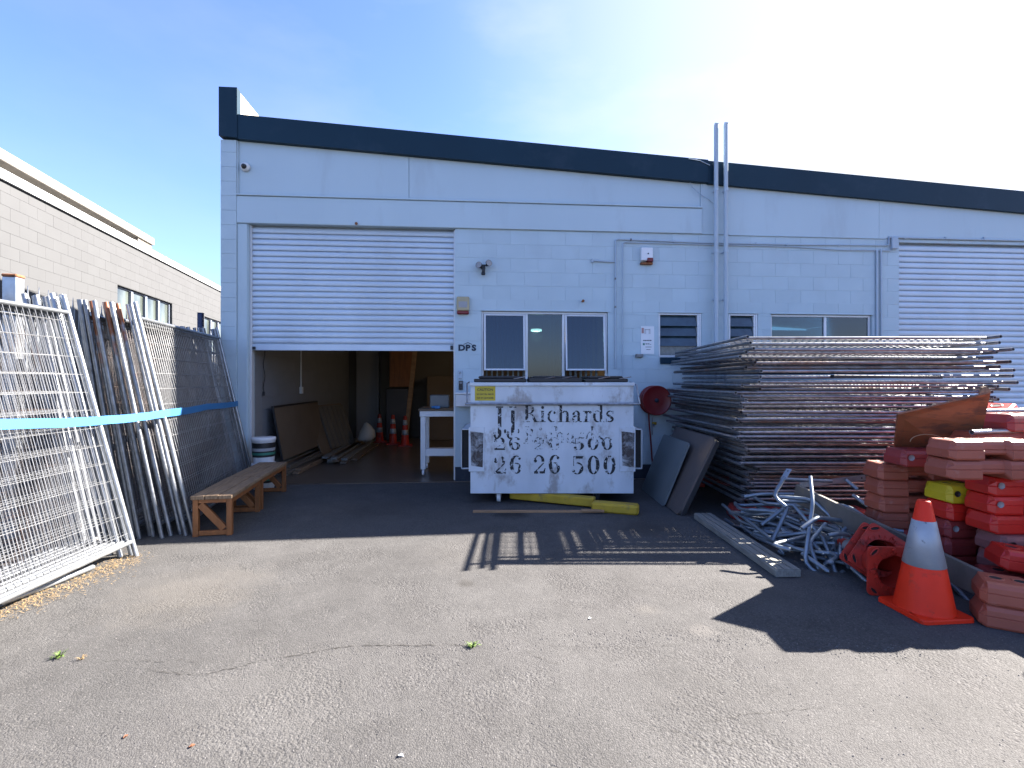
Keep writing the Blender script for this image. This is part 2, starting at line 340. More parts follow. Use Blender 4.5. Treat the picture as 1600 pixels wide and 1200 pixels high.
def asphalt():
    m = bpy.data.materials.new('old_asphalt'); m.use_nodes = True
    n, l = m.node_tree.nodes, m.node_tree.links; b = n['Principled BSDF']
    b.inputs['Roughness'].default_value = .88; b.inputs['Specular IOR Level'].default_value = .2
    tc = n.new('ShaderNodeTexCoord')
    def noise(sc, det=5, rough=.55, vec=None):
        x = n.new('ShaderNodeTexNoise'); x.inputs['Scale'].default_value = sc; x.inputs['Detail'].default_value = det
        x.inputs['Roughness'].default_value = rough; l.new(vec or tc.outputs['Object'], x.inputs['Vector']); return x.outputs['Fac']
    def rng(src, a, c, d, e):
        x = n.new('ShaderNodeMapRange'); x.inputs['From Min'].default_value = a; x.inputs['From Max'].default_value = c
        x.inputs['To Min'].default_value = d; x.inputs['To Max'].default_value = e; l.new(src, x.inputs['Value']); return x.outputs[0]
    def mul(a, c):
        x = n.new('ShaderNodeMath'); x.operation = 'MULTIPLY'; l.new(a, x.inputs[0])
        if isinstance(c, float): x.inputs[1].default_value = c
        else: l.new(c, x.inputs[1])
        return x.outputs[0]
    def add(a, c):
        x = n.new('ShaderNodeMath'); x.operation = 'ADD'; l.new(a, x.inputs[0]); l.new(c, x.inputs[1]); return x.outputs[0]
    v1 = n.new('ShaderNodeTexVoronoi'); v1.inputs['Scale'].default_value = 150; l.new(tc.outputs['Object'], v1.inputs['Vector'])
    v2 = n.new('ShaderNodeTexVoronoi'); v2.inputs['Scale'].default_value = 70; l.new(tc.outputs['Object'], v2.inputs['Vector'])
    sep = n.new('ShaderNodeSeparateColor'); l.new(v1.outputs['Color'], sep.inputs[0])
    sep2 = n.new('ShaderNodeSeparateColor'); l.new(v2.outputs['Color'], sep2.inputs[0])
    big = rng(noise(.55, 5), .35, .65, .86, 1.12); mid = rng(noise(4.0, 5, .6), .3, .7, .88, 1.10)
    grain = rng(sep.outputs[0], 0, 1, .82, 1.18)
    pits = rng(v1.outputs['Distance'], .0, .75, 1.06, .76)
    worn = rng(noise(1.6, 6, .6), .45, .6, 0, 1)                       # coarse open patches
    coarse = rng(sep2.outputs[1], 0, 1, .80, 1.12)
    cm = n.new('ShaderNodeMix'); cm.data_type = 'FLOAT'; l.new(worn, cm.inputs[0]); cm.inputs[2].default_value = 1.0; l.new(coarse, cm.inputs[3])
    val = mul(mul(mul(big, mid), mul(grain, pits)), cm.outputs[0])
    # white and dark chips
    chips = rng(sep.outputs[1], .975, .985, 0, .4)
    base = n.new('ShaderNodeMix'); base.data_type = 'RGBA'; base.blend_type = 'MULTIPLY'; base.inputs['Factor'].default_value = 1
    base.inputs['A'].default_value = (.073, .0725, .072, 1); l.new(val, base.inputs['B'])
    c2 = n.new('ShaderNodeMix'); c2.data_type = 'RGBA'; l.new(chips, c2.inputs['Factor']); l.new(base.outputs['Result'], c2.inputs['A'])
    c2.inputs['B'].default_value = (.15, .147, .143, 1)
    spot = rng(noise(.9, 3, .5), .60, .68, 0, .35)
    c3 = n.new('ShaderNodeMix'); c3.data_type = 'RGBA'; l.new(spot, c3.inputs['Factor']); l.new(c2.outputs['Result'], c3.inputs['A'])
    c3.inputs['B'].default_value = (.042, .0415, .041, 1)
    def soft_patch(px, py, r, dark, prev, col):                    # soft edged old spills and paler patches at their own places on the yard
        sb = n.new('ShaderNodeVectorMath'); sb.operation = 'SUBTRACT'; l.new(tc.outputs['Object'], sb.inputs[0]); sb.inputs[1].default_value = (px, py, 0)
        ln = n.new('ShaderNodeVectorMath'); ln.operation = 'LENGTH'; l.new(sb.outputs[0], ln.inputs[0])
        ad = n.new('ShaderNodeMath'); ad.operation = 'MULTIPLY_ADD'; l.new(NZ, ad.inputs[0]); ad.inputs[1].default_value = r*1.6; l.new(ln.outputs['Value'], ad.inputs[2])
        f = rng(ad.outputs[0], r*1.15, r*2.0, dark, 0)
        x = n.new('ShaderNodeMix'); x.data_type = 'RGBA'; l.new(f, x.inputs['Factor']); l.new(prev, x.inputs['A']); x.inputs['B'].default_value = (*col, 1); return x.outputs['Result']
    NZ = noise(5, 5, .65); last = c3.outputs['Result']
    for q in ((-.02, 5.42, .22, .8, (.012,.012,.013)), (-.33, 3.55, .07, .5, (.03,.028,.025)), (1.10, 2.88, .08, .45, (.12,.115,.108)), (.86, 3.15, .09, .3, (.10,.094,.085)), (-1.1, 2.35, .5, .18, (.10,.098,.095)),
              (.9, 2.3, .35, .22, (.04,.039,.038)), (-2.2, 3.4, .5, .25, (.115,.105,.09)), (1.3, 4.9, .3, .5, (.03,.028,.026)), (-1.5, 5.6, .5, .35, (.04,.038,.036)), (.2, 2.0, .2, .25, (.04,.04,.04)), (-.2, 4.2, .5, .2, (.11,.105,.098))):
        last = soft_patch(*q[:4], last, q[4])
    l.new(last, b.inputs['Base Color'])
    h = add(mul(v1.outputs['Distance'], -.004), mul(mul(v2.outputs['Distance'], worn), -.008))
    h = add(h, mul(noise(14, 4), .006))
    bp = n.new('ShaderNodeBump'); bp.inputs['Distance'].default_value = 1.0; bp.inputs['Strength'].default_value = .55
    l.new(h, bp.inputs['Height']); l.new(bp.outputs[0], b.inputs['Normal'])
    return m
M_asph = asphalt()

# ------------------------------------------------------------------ ground
g = MB()
g.add([(-400,-400,0),(400,-400,0),(400,600,0),(-400,600,0)], [(0,1,2,3)])
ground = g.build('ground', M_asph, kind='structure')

def crack(pts_px, w):                       # ragged crack lying in the asphalt
    m = MB(); P = [G(u, v) for u, v in pts_px]; out = []
    for i in range(len(P)-1):
        n = max(2, int((P[i+1]-P[i]).length / .018))
        for k in range(n):
            p = P[i].lerp(P[i+1], k/n); out.append(p + Vector((random.uniform(-1,1)*.003, random.uniform(-1,1)*.008, 0)))
    vs = []; 
    for i, p in enumerate(out):
        ww = w * .62 * random.uniform(.0, 1.0) * min(1, .2 + 8*min(i, len(out)-1-i)/len(out))
        vs += [p + Vector((0, -ww, .003)), p + Vector((0, ww, .003))]
    m.add(vs, [(2*i, 2*i+2, 2*i+3, 2*i+1) for i in range(len(out)-1)])
    o = m.build('crack', M_crack, ground)
crack([(745,1009),(700,1008),(640,1009),(570,1009),(530,1012),(490,1020),(450,1026),(410,1032),(370,1043),(320,1054),(280,1053),(240,1050),(222,1040)], .005)
crack([(310,1036),(280,1032),(240,1034),(190,1032),(150,1034)], .003)
crack([(815,1012),(830,1022),(860,1035),(890,1040)], .003)
crack([(1290,1105),(1230,1110),(1165,1117),(1120,1128),(1070,1126)], .0025)
crack([(840,1010),(900,1010),(1000,1012),(1080,1008)], .002)
crack([(990,1125),(1045,1140),(1110,1160),(1180,1168)], .0022)

# loose stones
m = MB()
def stone(p, r):
    vs = []; 
    for a in range(5):
        t = a*2*math.pi/5 + random.random()*.5; vs.append((p.x+math.cos(t)*r*random.uniform(.7,1.2), p.y+math.sin(t)*r*random.uniform(.7,1.2), random.uniform(.0,.3)*r))
    vs.append((p.x, p.y, r*random.uniform(.6,1.0)))
    m.add(vs, [(i,(i+1)%5,5) for i in range(5)])
for _ in range(3600):
    y = 1.6 + 6 * random.random()**1.3; x = random.uniform(-1.1, 1.1) * y
    if x < -3.0: continue
    stone(Vector((x, y, 0)), random.uniform(.0018, .0048))
for _ in range(900):                          # ravelled strip along the seam
    x = random.uniform(-1.6, 2.2); stone(Vector((x, 2.74 + .1*math.sin(x*2)+random.gauss(0,.06), 0)), random.uniform(.002,.0055))
o = m.build('gravel', M_stone, kind='stuff'); tag(o, 'loose grey chips scattered over the asphalt yard', 'gravel', kind='stuff')

# ------------------------------------------------------------------ block walls
def subtract(rect, holes):
    out = [rect]
    for hx0, hz0, hx1, hz1 in holes:
        nxt = []
        for x0, z0, x1, z1 in out:
            if hx1 <= x0 or hx0 >= x1 or hz1 <= z0 or hz0 >= z1: nxt.append((x0,z0,x1,z1)); continue
            if z0 < hz0: nxt.append((x0,z0,x1,hz0))
            if z1 > hz1: nxt.append((x0,hz1,x1,z1))
            a, c = max(z0,hz0), min(z1,hz1)
            if x0 < hx0: nxt.append((x0,a,hx0,c))
            if x1 > hx1: nxt.append((hx1,a,x1,c))
        out = nxt
    return [r for r in out if r[2]-r[0] > .02 and r[3]-r[1] > .02]
_bc = {}
def block_mesh(w, h, material, t=.012):
    k = (round(w, 2), round(h, 2), material.name)
    if k not in _bc:
        w, h = k[0], k[1]; m = MB(); t = .012; g, c = .0010, .0016
        x0,x1,z0,z1 = g, w-g, g, h-g
        m.add([(x0,t,z0),(x1,t,z0),(x1,t,z1),(x0,t,z1),(x0,c,z0),(x1,c,z0),(x1,c,z1),(x0,c,z1),
               (x0+c,0,z0+c),(x1-c,0,z0+c),(x1-c,0,z1-c),(x0+c,0,z1-c)],
              [(0,1,5,4),(1,2,6,5),(2,3,7,6),(3,0,4,7),(4,5,9,8),(5,6,10,9),(6,7,11,10),(7,4,8,11),(8,9,10,11)])
        _bc[k] = m.mesh('block', material)
    return _bc[k]
def block_wall(parent, material, x0, x1, z0, z1, holes=(), score=None, limit=300, bw=.4, bh=.2, stuff_mat=None):
    cells = []
    k = 0; z = z0
    while z < z1 - .03:
        zt = min(z + bh, z1); x = x0 - (bw/2 if k % 2 else 0)
        while x < x1 - .02:
            r = (max(x, x0), z, min(x + bw, x1), zt)
            if r[2]-r[0] > .03: cells += subtract(r, holes)
            x += bw
        z += bh; k += 1
    cells.sort(key=score or (lambda c: 0)); parts, rest = cells[:limit], cells[limit:]
    for c in parts:
        link('block', block_mesh(c[2]-c[0], c[3]-c[1], material), parent, loc=(c[0], random.uniform(-.0006,.0006), c[1]))
    if rest:
        m = MB()
        for c in rest:
            bm = block_mesh(c[2]-c[0], c[3]-c[1], material)
            m.add([(v.co.x + c[0], v.co.y, v.co.z + c[1]) for v in bm.vertices], [tuple(p.vertices) for p in bm.polygons])
        m.build('blockwork', material, parent, kind='stuff')
    return len(cells)
def backing(m, x0, z0, x1, z1, y0, y1, holes):
    xs = sorted({x0, x1, *[min(max(h[i], x0), x1) for h in holes for i in (0, 2)]})
    zs = sorted({z0, z1, *[min(max(h[i], z0), z1) for h in holes for i in (1, 3)]})
    for i in range(len(xs)-1):
        for j in range(len(zs)-1):
            cx, cz = (xs[i]+xs[i+1])/2, (zs[j]+zs[j+1])/2
            if any(h[0] < cx < h[2] and h[1] < cz < h[3] for h in holes): continue
            m.box(xs[i], y0, zs[j], xs[i+1], y1, zs[j+1])

# ------------------------------------------------------------------ the warehouse
ware = fthing('warehouse', 'pale grey block warehouse with navy sloping fascia and two steel roller doors', 'warehouse', 0, 0, 0)
aL, aPil, aD0, aD1 = A(346.5), A(371), A(388), A(711)
aW0, aW1 = A(752), A(950); aP0, aP1 = A(1096), A(1136)
aL0, aL1 = A(1029), A(1096); aM0, aM1 = A(1139), A(1184); aR0, aR1 = A(1205), A(1363)
aE0, aE1 = A(1405), A(1405) + 3.3; aEnd = 15.0
ZB = 3.63; ZW = 2.455
DEPTH = 5.55
zt = lambda a: 5.106 + (a - A(375)) * (4.407 - 5.106) / (A(1600) - A(375))      # fascia top
zb = lambda a: zt(a) - .335
holes = [(aD0, -.1, aD1, ZB), (aW0, 1.32, aW1, ZW), (aL0, 1.80, aL1, ZW), (aM0, 1.80, aM1, ZW), (aR0, 1.55, aR1, ZW), (aE0, -.1, aE1, 3.58)]
m = MB()
backing(m, aPil, 0, aEnd, ZB, .0035, .2, holes)
m.build('wall', M_wall, ware)
# block faces of the front wall (largest in the photo as parts)
def sc(c):
    a, z = (c[0]+c[2])/2, (c[1]+c[3])/2; p = FW(a, 0, z)
    u = 800 + FPX*p.x/p.y; v = HORIZ - (z-CH)/p.y*FPX
    hid = (735 < u < 995 and v > 590) or (u > 1080 and v > 560) or u > 1610
    return (1 if hid else 0, -(c[2]-c[0])*(c[3]-c[1])/p.y)
BASE = .22
nb = block_wall(ware, M_wall, aD1, A(1640), BASE, ZB, holes, score=sc, limit=262)
m = MB(); m.box(A(1640), 0, 0, aEnd, .0062, ZB); 
m = MB(); backing(m, aD1 + .001, 0, aE0, BASE - .004, -.004, .005, [])
m.build('painted_base', M_navywall, ware)
# pilaster at the left corner
m = MB(); backing(m, aL, 0, aPil, zb(aPil), -.024, .2, []); pil = m.build('pilaster', M_wall, ware)
k = 0; z = 0.0
while z < zb(aPil) - .05:
    h = .2; z1 = min(z + h, zb(aPil) - .004)
    x = aL
    sp = (aL + (aPil-aL)*(.35 if k % 2 else 1.0))
    me = block_mesh(aPil - aL, z1 - z, M_wall)
    link('block', me, ware, loc=(aL, -.034, z)); z += h; k += 1
# jamb beside the roller door
m = MB(); m.bbox(aPil + .002, -.012, .0, aD0 - .012, .2, ZB - .002, .004); m.build('door_jamb', M_panel, ware)
# beam above door, ledge, recessed sheets, pier
m = MB(); m.bbox(aPil + .001, -.03, ZB + .002, aP0, .2, 4.005, .006); m.build('beam', M_panel, ware)
m = MB(); m.bbox(aPil + .001, -.05, 4.009, aP0, .02, 4.03, .004); m.build('ledge', M_panel, ware)
def sheet(a0, a1, z0, y0, y1, name='wall_sheet', mt=M_panel):
    m = MB(); top0, top1 = zb(a0) - .002, zb(a1) - .002
    m.add([(a0,y0,z0),(a1,y0,z0),(a1,y0,top1),(a0,y0,top0),(a0,y1,z0),(a1,y1,z0),(a1,y1,top1),(a0,y1,top0)],
          [(0,1,2,3),(4,7,6,5),(0,4,5,1),(1,5,6,2),(2,6,7,3),(3,7,4,0)])
    return m.build(name, mt, ware)
aj = A(639)
sheet(aPil + .022, aj - .003, 4.034, .0, .06); sheet(aj + .003, aP0 - .02, 4.034, .001, .06)
m = MB(); m.bbox(aPil + .001, -.02, 4.034, aPil + .02, .05, zb(aPil) - .004, .003); m.bbox(aP0 - .018, -.02, 4.034, aP0 - .001, .05, zb(aP0) - .004, .003)
m.build('trim', M_panel, ware)
m = MB(); m.box(aPil, .061, 4.0, aP0, .2, zb(aP0)-.1); m.build('upper_backing', M_panel, ware)
sheet(aP0 + .001, aP1 - .001, ZB + .002, -.012, .2, 'pier', M_wall)
aj2 = A(1373)
sheet(aP1 + .002, aj2 - .002, ZB + .004, -.008, .2); sheet(aj2 + .002, A(1640), ZB + .004, -.0075, .2); sheet(A(1640)+.003, aEnd, ZB + .004, -.008, .2)
m = MB(); m.bbox(aP1 + .03, -.018, ZB - .008, A(1383), -.001, ZB + .003, .003); m.build('trim', M_panel, ware)
m = MB(); m.box(A(1640), -.002, 0, aE0-.001 if aE0 > A(1640) else A(1641), .005, 3.0)
# fascia
def fascia(a0, a1, y0=-.075, y1=.02, dz=0):
    m = MB()
    m.add([(a0,y0,zb(a0)+dz),(a1,y0,zb(a1)+dz),(a1,y0,zt(a1)+dz),(a0,y0,zt(a0)+dz),(a0,y1,zb(a0)+dz),(a1,y1,zb(a1)+dz),(a1,y1,zt(a1)+dz),(a0,y1,zt(a0)+dz)],
          [(0,1,2,3),(4,7,6,5),(0,4,5,1),(1,5,6,2),(2,6,7,3),(3,7,4,0)])
    return m.build('fascia', M_navy, ware)
aF = A(375)
fascia(aF, A(1103)); fascia(A(1103)+.004, aEnd, -.07, .02, -.012)
m = MB()
a0, a1 = aL + .0, aF - .001
zp = FA(352, 141)[1]
m.add([(a0,-.085,4.80),(a1,-.085,4.78),(a1,-.085,zp),(a0,-.085,zp),(a0,.02,4.80),(a1,.02,4.78),(a1,.02,zp),(a0,.02,zp)],
      [(0,1,2,3),(4,7,6,5),(0,4,5,1),(1,5,6,2),(2,6,7,3),(3,7,4,0)])
m.build('parapet_front', M_navy, ware)
m = MB(); m.box(aL + .01, .022, 0, aF - .012, 15, zp - .01); m.build('parapet_wall', M_cream, ware)
# roof, side and back
m = MB()
m.add([(aF, .022, zt(aF)-.12), (aEnd, .022, zt(aEnd)-.12), (aEnd, 15, zt(aEnd)-.12), (aF, 15, zt(aF)-.12),
       (aF, .022, zt(aF)-.03), (aEnd, .022, zt(aEnd)-.03), (aEnd, 15, zt(aEnd)-.03), (aF, 15, zt(aF)-.03)],
      [(0,3,2,1),(4,5,6,7),(0,1,5,4),(1,2,6,5),(2,3,7,6),(3,0,4,7)])
m.build('roof', M_roof, ware)
m = MB(); m.box(aEnd, .0, 0, aEnd+.2, 15, zt(aEnd)-.13); m.build('wall', M_wall, ware)
m = MB(); m.box(aF, 14.9, 0, aEnd, 15.1, 3.8); m.build('wall', M_wall, ware)

# roller doors
def roller(a0, a1, ztop, zbot, pitch, yb):
    d = bpy.data.objects.new('roller_door', None); COL.objects.link(d); d.parent = ware
    m = MB(); n = int((ztop - zbot - .09) / pitch); prof = []
    zz = zbot + .09
    while zz < ztop:
        for dz, dy in ((0, .0), (.015, .026), (.20, .028), (.235, -.002), (.40, -.007), (.65, -.009), (.90, -.006), (.98, -.003)):
            z = zz + dz*pitch
            if z < ztop: prof.append((yb + dy, z))
        zz += pitch
    nx = 2
    vs = [(x, y, z) for y, z in prof for x in (a0, a1)]
    m.add(vs, [(2*i, 2*i+1, 2*i+3, 2*i+2) for i in range(len(prof)-1)], 0, False)
    m.build('door_curtain', M_curtain, d)
    if zbot > .5:
        m = MB(); m.bbox(a0 + .003, yb - .012, zbot, a1 - .003, yb + .03, zbot + .088, .004); m.build('bottom_rail', M_curtain, d)
        m = MB(); m.bbox(a1 - .07, yb - .03, zbot + .02, a1 - .03, yb - .013, zbot + .08, .003); m.bbox(a0 + .03, yb - .03, zbot + .01, a0 + .07, yb - .013, zbot + .05, .003)
        m.build('latch', M_black, d)
    m = MB(); m.bbox(a0 - .01, yb - .035, .02, a0 + .022, yb + .05, ztop, .003); m.build('guide', M_alu, d)
    m = MB(); m.bbox(a1 - .022, yb - .035, .02, a1 + .01, yb + .05, ztop, .003); m.build('guide', M_alu, d)
    m = MB(); m.tube([(a0, yb + .18, ztop + .08), (a1, yb + .18, ztop + .08)], .17, 16); m.build('door_drum', M_curtain, d)
roller(aD0, aD1, ZB - .005, FA(550, 547.5)[1], .0815, .085)
roller(aE0, aE1, 3.575, .02, .088, .06)

# windows
def win(a0, a1, z0, z1, mulls, name='window', yb=.035, fw=.034, open_sash=(), pane=M_glass):
    w = bpy.data.objects.new(name, None); COL.objects.link(w); w.parent = ware
    m = MB(); y0, y1 = yb, yb + .05
    m.bbox(a0+.003, y0, z0+.003, a0+fw, y1, z1-.003, .004); m.bbox(a1-fw, y0, z0+.003, a1-.003, y1, z1-.003, .004)
    m.bbox(a0+fw+.001, y0, z1-fw, a1-fw-.001, y1, z1-.003, .004); m.bbox(a0+fw+.001, y0, z0+.003, a1-fw-.001, y1, z0+fw, .004)
    for q in mulls: m.bbox(q-.02, y0-.002, z0+fw+.001, q+.02, y1-.002, z1-fw-.001, .004)
    m.build('window_frame', M_alu, w)
    xs = [a0+fw] + [q for q in mulls] + [a1-fw]
    for i in range(len(xs)-1):
        x0 = xs[i] + (.02 if i else .001); x1 = xs[i+1] - (.02 if i < len(xs)-2 else .001)
        if i in open_sash:
            H = z1 - fw - open_sash[i] ; ang = R(4.5)
            m = MB(); f = .025
            m.bbox(x0+.004, -.014, -H, x0+.004+f, .014, 0, .003); m.bbox(x1-.004-f, -.014, -H, x1-.004, .014, 0, .003)
            m.bbox(x0+.004+f, -.0135, -f, x1-.004-f, .0135, -.001, .003); m.bbox(x0+.004+f, -.0135, -H, x1-.004-f, .0135, -H+f, .003)
            s_ = m.build('sash', M_alu, w, loc=(0, y0+.005, z1-fw-.003), rot=(-ang*1, 0, 0))
            m = MB(); m.box(x0+f, -.003, -H+f-.004, x1-f, .003, -f+.004); m.build('pane', pane, w, loc=(0, y0+.005, z1-fw-.003), rot=(-ang, 0, 0))
        else:
            m = MB(); m.box(x0, y0+.02, z0+fw, x1, y0+.026, z1-fw); m.build('pane', pane, w)
    return w
aC0, aC1 = A(823), A(881)
w1 = win(aW0, aW1, 1.32, ZW, [aC0, aC1], open_sash={0: 1.60, 2: 1.60})
m = MB()
for i in range(22):
    x = aW0 + .08 + i*.078
    if abs(x - A(840)) < .13: continue
    m.bar((x, .16, 1.4), (x, .16, 2.4), .06, .002, up=(math.cos(.35), math.sin(.35), 0))
m.build('blind', mat('blind_fabric', (.45,.55,.58), .8), w1)
win(aR0, aR1, 1.55, ZW, [A(1292)])
def louvre(a0, a1, z0, z1, n, obsc):
    w = bpy.data.objects.new('louvre_window', None); COL.objects.link(w); w.parent = ware
    m = MB(); f = .028
    m.bbox(a0+.003, .01, z0+.003, a0+f, .08, z1-.003, .003); m.bbox(a1-f-.03, .01, z0+.003, a1-.03, .08, z1-.003, .003)
    m.bbox(a0+f+.001, .01, z1-f, a1-f-.031, .08, z1-.003, .003); m.bbox(a0+f+.001, .01, z0+.003, a1-f-.031, .08, z0+f, .003)
    m.bbox(a1-.029, .004, z0+.003, a1-.003, .03, z1-.003, .003)
    m.build('window_frame', M_alu, w)
    H = (z1 - z0 - 2*f); hb = H/(n + (1 if obsc else 0))
    for i in range(n):
        zt_ = z1 - f - i*hb
        m = MB(); m.bar((a0+f, .055, zt_-.01), (a1-f-.03, .055, zt_-.01), .006, .001)
        m = MB(); m.xprism([(.06, zt_-.004), (.066, zt_-.004), (.016, zt_-hb-.012), (.010, zt_-hb-.012)], a0+f+.002, a1-f-.033)
        m.build('louvre_blade', M_blade, w)
    if obsc:
        m = MB(); m.box(a0+f+.002, .05, z0+f+.001, a1-f-.032, .056, z1-f-n*hb); m.build('pane', M_obsc, w)
    m = MB(); m.box(a0, .12, z0, a1, .13, z1); m.build('backing', M_dark, w)
louvre(aL0, aL1, 1.80, ZW, 3, True); louvre(aM0, aM1, 1.80, ZW, 4, False)
m = MB(); m.bbox(aL0 + .02, -.03, 1.70, aL1 - .03, .0, 1.795, .004); m.build('window_sill', M_navy, ware)
# head flashing / window hoods
m = MB()
for x0, x1 in ((aW0, aW1), (aL0, aL1), (aM0, aM1), (aR0, aR1)): m = MB(); m.bbox(x0 - .012, -.012, ZW + .001, x1 + .012, .01, ZW + .016, .003); m.build('head_flashing', M_panel, ware)


# interior
def inbox(name, mt, x0, y0, z0, x1, y1, z1, kind='structure', **k):
    m = MB(); m.box(x0, y0, z0, x1, y1, z1); o = m.build(name, mt, None, loc=FW(0,0,0), rot=(0,0,TH)); o['kind'] = kind; return o
inbox('concrete_floor', M_floor, aF - .02, -.02, -.1, aEnd, 14.9, .012)
m = MB(); m.box(aD0 - .21, .201, .013, aD0 - .006, DEPTH, 4.2)
side = m.build('interior_side_wall', M_inwall, None, loc=FW(0,0,0), rot=(0,0,TH)); side['kind'] = 'structure'
for k in range(17):
    x = .21 - (.2 if k % 2 else 0)
    while x < DEPTH - .03:
        xa, xb = max(x, .21), min(x + .4, DEPTH - .002)
        if xb - xa > .05: link('block', block_mesh(xb - xa, .2, M_inwall), side, M=Matrix.Translation((aD0 + .004, xa, .013 + k*.2)) @ Matrix.Rotation(R(90), 4, 'Z'))
        x += .4
inbox('interior_back_wall', M_beige, aD0 - .2, DEPTH, .013, 6.0, DEPTH + .2, 4.2)
inbox('interior_partition', M_beige, 1.9, .21, .013, 2.0, DEPTH, 4.2)
inbox('ceiling', M_beige, aD0 - .2, .21, 4.21, 6.0, DEPTH + .2, 4.3)

# pendant lamp inside, seen lit through the office window
def lamp():
    p = D(838, 516, 9.6)
    t = thing('ceiling_lamp', 'small oval ceiling lamp glowing warm white behind the middle window pane', 'lamp', p)
    me = bpy.data.materials.new('lamp_glow'); me.use_nodes = True; b = me.node_tree.nodes['Principled BSDF']
    b.inputs['Emission Color'].default_value = (1, .85, .6, 1); b.inputs['Emission Strength'].default_value = 1.0
    m = MB(); m.lathe([(.001, -.03), (.10, -.02), (.11, .0), (.10, .02), (.001, .025)], 16); m.build('diffuser', me, t)
    m = MB(); m.tube([(0,0,.02), (0,0,4.2-p.z)], .008, 6); m.build('cord', M_black, t)
    ld = bpy.data.lights.new('lamp_light', 'POINT'); ld.energy = 5; ld.color = (1, .72, .42); ld.shadow_soft_size = .1
    lo = bpy.data.objects.new('lamp_light', ld); COL.objects.link(lo); lo.parent = t; lo.location = (0, 0, -.12)
lamp()

# ------------------------------------------------------------------ neighbour building on the left
NX0, NY0 = -7.73 + .236*3.5, 4.0
na = math.atan2(1, -.236)
neigh = thing('neighbour_building', 'long light grey blockwork building with white coping at the left', 'building', (NX0, NY0, 0), na)
def NL(Y): return (Y - NY0) * math.hypot(1, .236)
LEN = NL(23.0); ZT = 4.53
nh = [(NL(10.68), 2.3, NL(13.30), 3.52), (NL(15.55), 2.3, NL(18.2), 3.47)]
m = MB(); backing(m, 0, 0, LEN, ZT, .0035, .25, nh); m.build('wall', M_neigh, neigh)
def nsc(c):
    Y = NY0 + (c[0]+c[2])/2/math.hypot(1,.236); return (0 if c[3] > 2.1 and Y > 6.6 and Y < 18 else 1, Y - 2*c[3])
block_wall(neigh, M_neigh, 0, LEN, .13, ZT, nh, score=nsc, limit=298)
m = MB(); m.bbox(-.05, -.06, ZT + .002, LEN + .05, .30, ZT + .115, .006); m.bbox(-.05, -.05, ZT-.035, LEN + .05, -.001, ZT - .002, .004); m.build('coping', M_white, neigh)
m = MB(); m.box(0, .25, 0, LEN, 6, ZT - .1); m.build('building_body', M_neigh, neigh)
for h in nh:
    w = bpy.data.objects.new('window', None); COL.objects.link(w); w.parent = neigh
    m = MB(); f = .04
    m.bbox(h[0]+.002, .06, h[1], h[0]+f, .12, h[3]-.002, .004); m.bbox(h[2]-f, .06, h[1], h[2]-.002, .12, h[3]-.002, .004)
    m.bbox(h[0]+f, .06, h[3]-f, h[2]-f, .12, h[3]-.002, .004); m.bbox(h[0]+f, .06, h[1], h[2]-f, .12, h[1]+f, .004)
    n = 4; st = (h[2]-h[0]-f)/n
    for i in range(1, n): m.bbox(h[0]+f/2+i*st-.045, .03, h[1]+f, h[0]+f/2+i*st+.045, .125, h[3]-f, .004)
    m.build('window_frame', mat('grey_blue_frame', (.25,.30,.40), .5), w)
    for i in range(n):
        m = MB(); m.box(h[0]+f/2+i*st+.046, .09, h[1]+f, h[0]+f/2+(i+1)*st-.046, .096, h[3]-f); m.build('pane', M_neighglass, w)

# the concrete canopy behind it
ca = thing('concrete_canopy_building', 'building behind the left wall with a deep overhanging concrete roof slab', 'building', (-13.3 + .236*8.9, 4.0, 0), na)
def CL(Y): return (Y - 4.0)*math.hypot(1,.236)
L = CL(21.2)
x = 0; i = 0
while x < L - .01:
    x1 = min(x + 3.0, L)
    m = MB(); m.bbox(x + .008, 0, 7.22, x1, 3.0, 7.52, .02); m.build('roof_slab', M_conc, ca); x = x1
m = MB(); m.box(0, 2.4, 0, L - 1.4, 3.0, 7.21); m.build('wall', M_cream, ca)
m = MB(); m.box(0, 3.01, 0, L, 8, 7.4); m.build('wall', M_cream, ca)
m = MB(); m.box(L - 1.35, 1.2, 6.2, L - 1.28, 3.0, 7.21); m.build('end_panel', M_conc, ca)
for i in range(12):
    m = MB(); m.bbox(L - 1.2 + i*.1, .08, 6.2, L - 1.16 + i*.1, .14, 7.215, .004); m.build('fin', M_cream, ca)
m = MB(); m.box(L - 1.25, .16, 6.2, L - .01, .2, 7.21); m.build('end_wall', M_conc, ca)

# ------------------------------------------------------------------ palisade fence behind the stacks
pf = thing('palisade_fence', 'galvanised spiked palisade fence along the grey building behind the stacked panels', 'fence', (-4.8 + .255*2.4, 2.5, 0), math.atan2(1, -.255))
pm = MB()
pm.prism([(-.032, .12), (.032, .12), (.032, 2.27), (.012, 2.30), (0, 2.40), (-.012, 2.30), (-.032, 2.27)], 0, .004)
pm.box(-.004, -.016, .12, .004, -.0005, 2.27)
pme = pm.mesh('pale', M_galv_clean)
for i in range(84): link('pale', pme, pf, loc=(i*.148, random.uniform(-.003,.003), random.uniform(-.012,.012)), rot=(0, random.uniform(-.008,.008), 0))
for z in (.4, 2.0): m = MB(); m.box(-.1, .006, z, 84*.148, .05, z + .045); m.build('rail', M_galv, pf)
for i in range(5):
    m = MB(); m.box(i*2.75 + 1.0, .052, 0, i*2.75 + 1.06, .11, 2.30); m.build('post', M_galv, pf)
t = thing('gate_post', 'thick square galvanised post with a rusty orange cap behind the left stack', 'post', D(22, 700, 4.55) * Vector((1,1,0)) if False else Vector((D(21, 600, 4.6).x, 4.6, 0)), R(12))
zt_ = CH + (HORIZ-434)/FPX*4.6
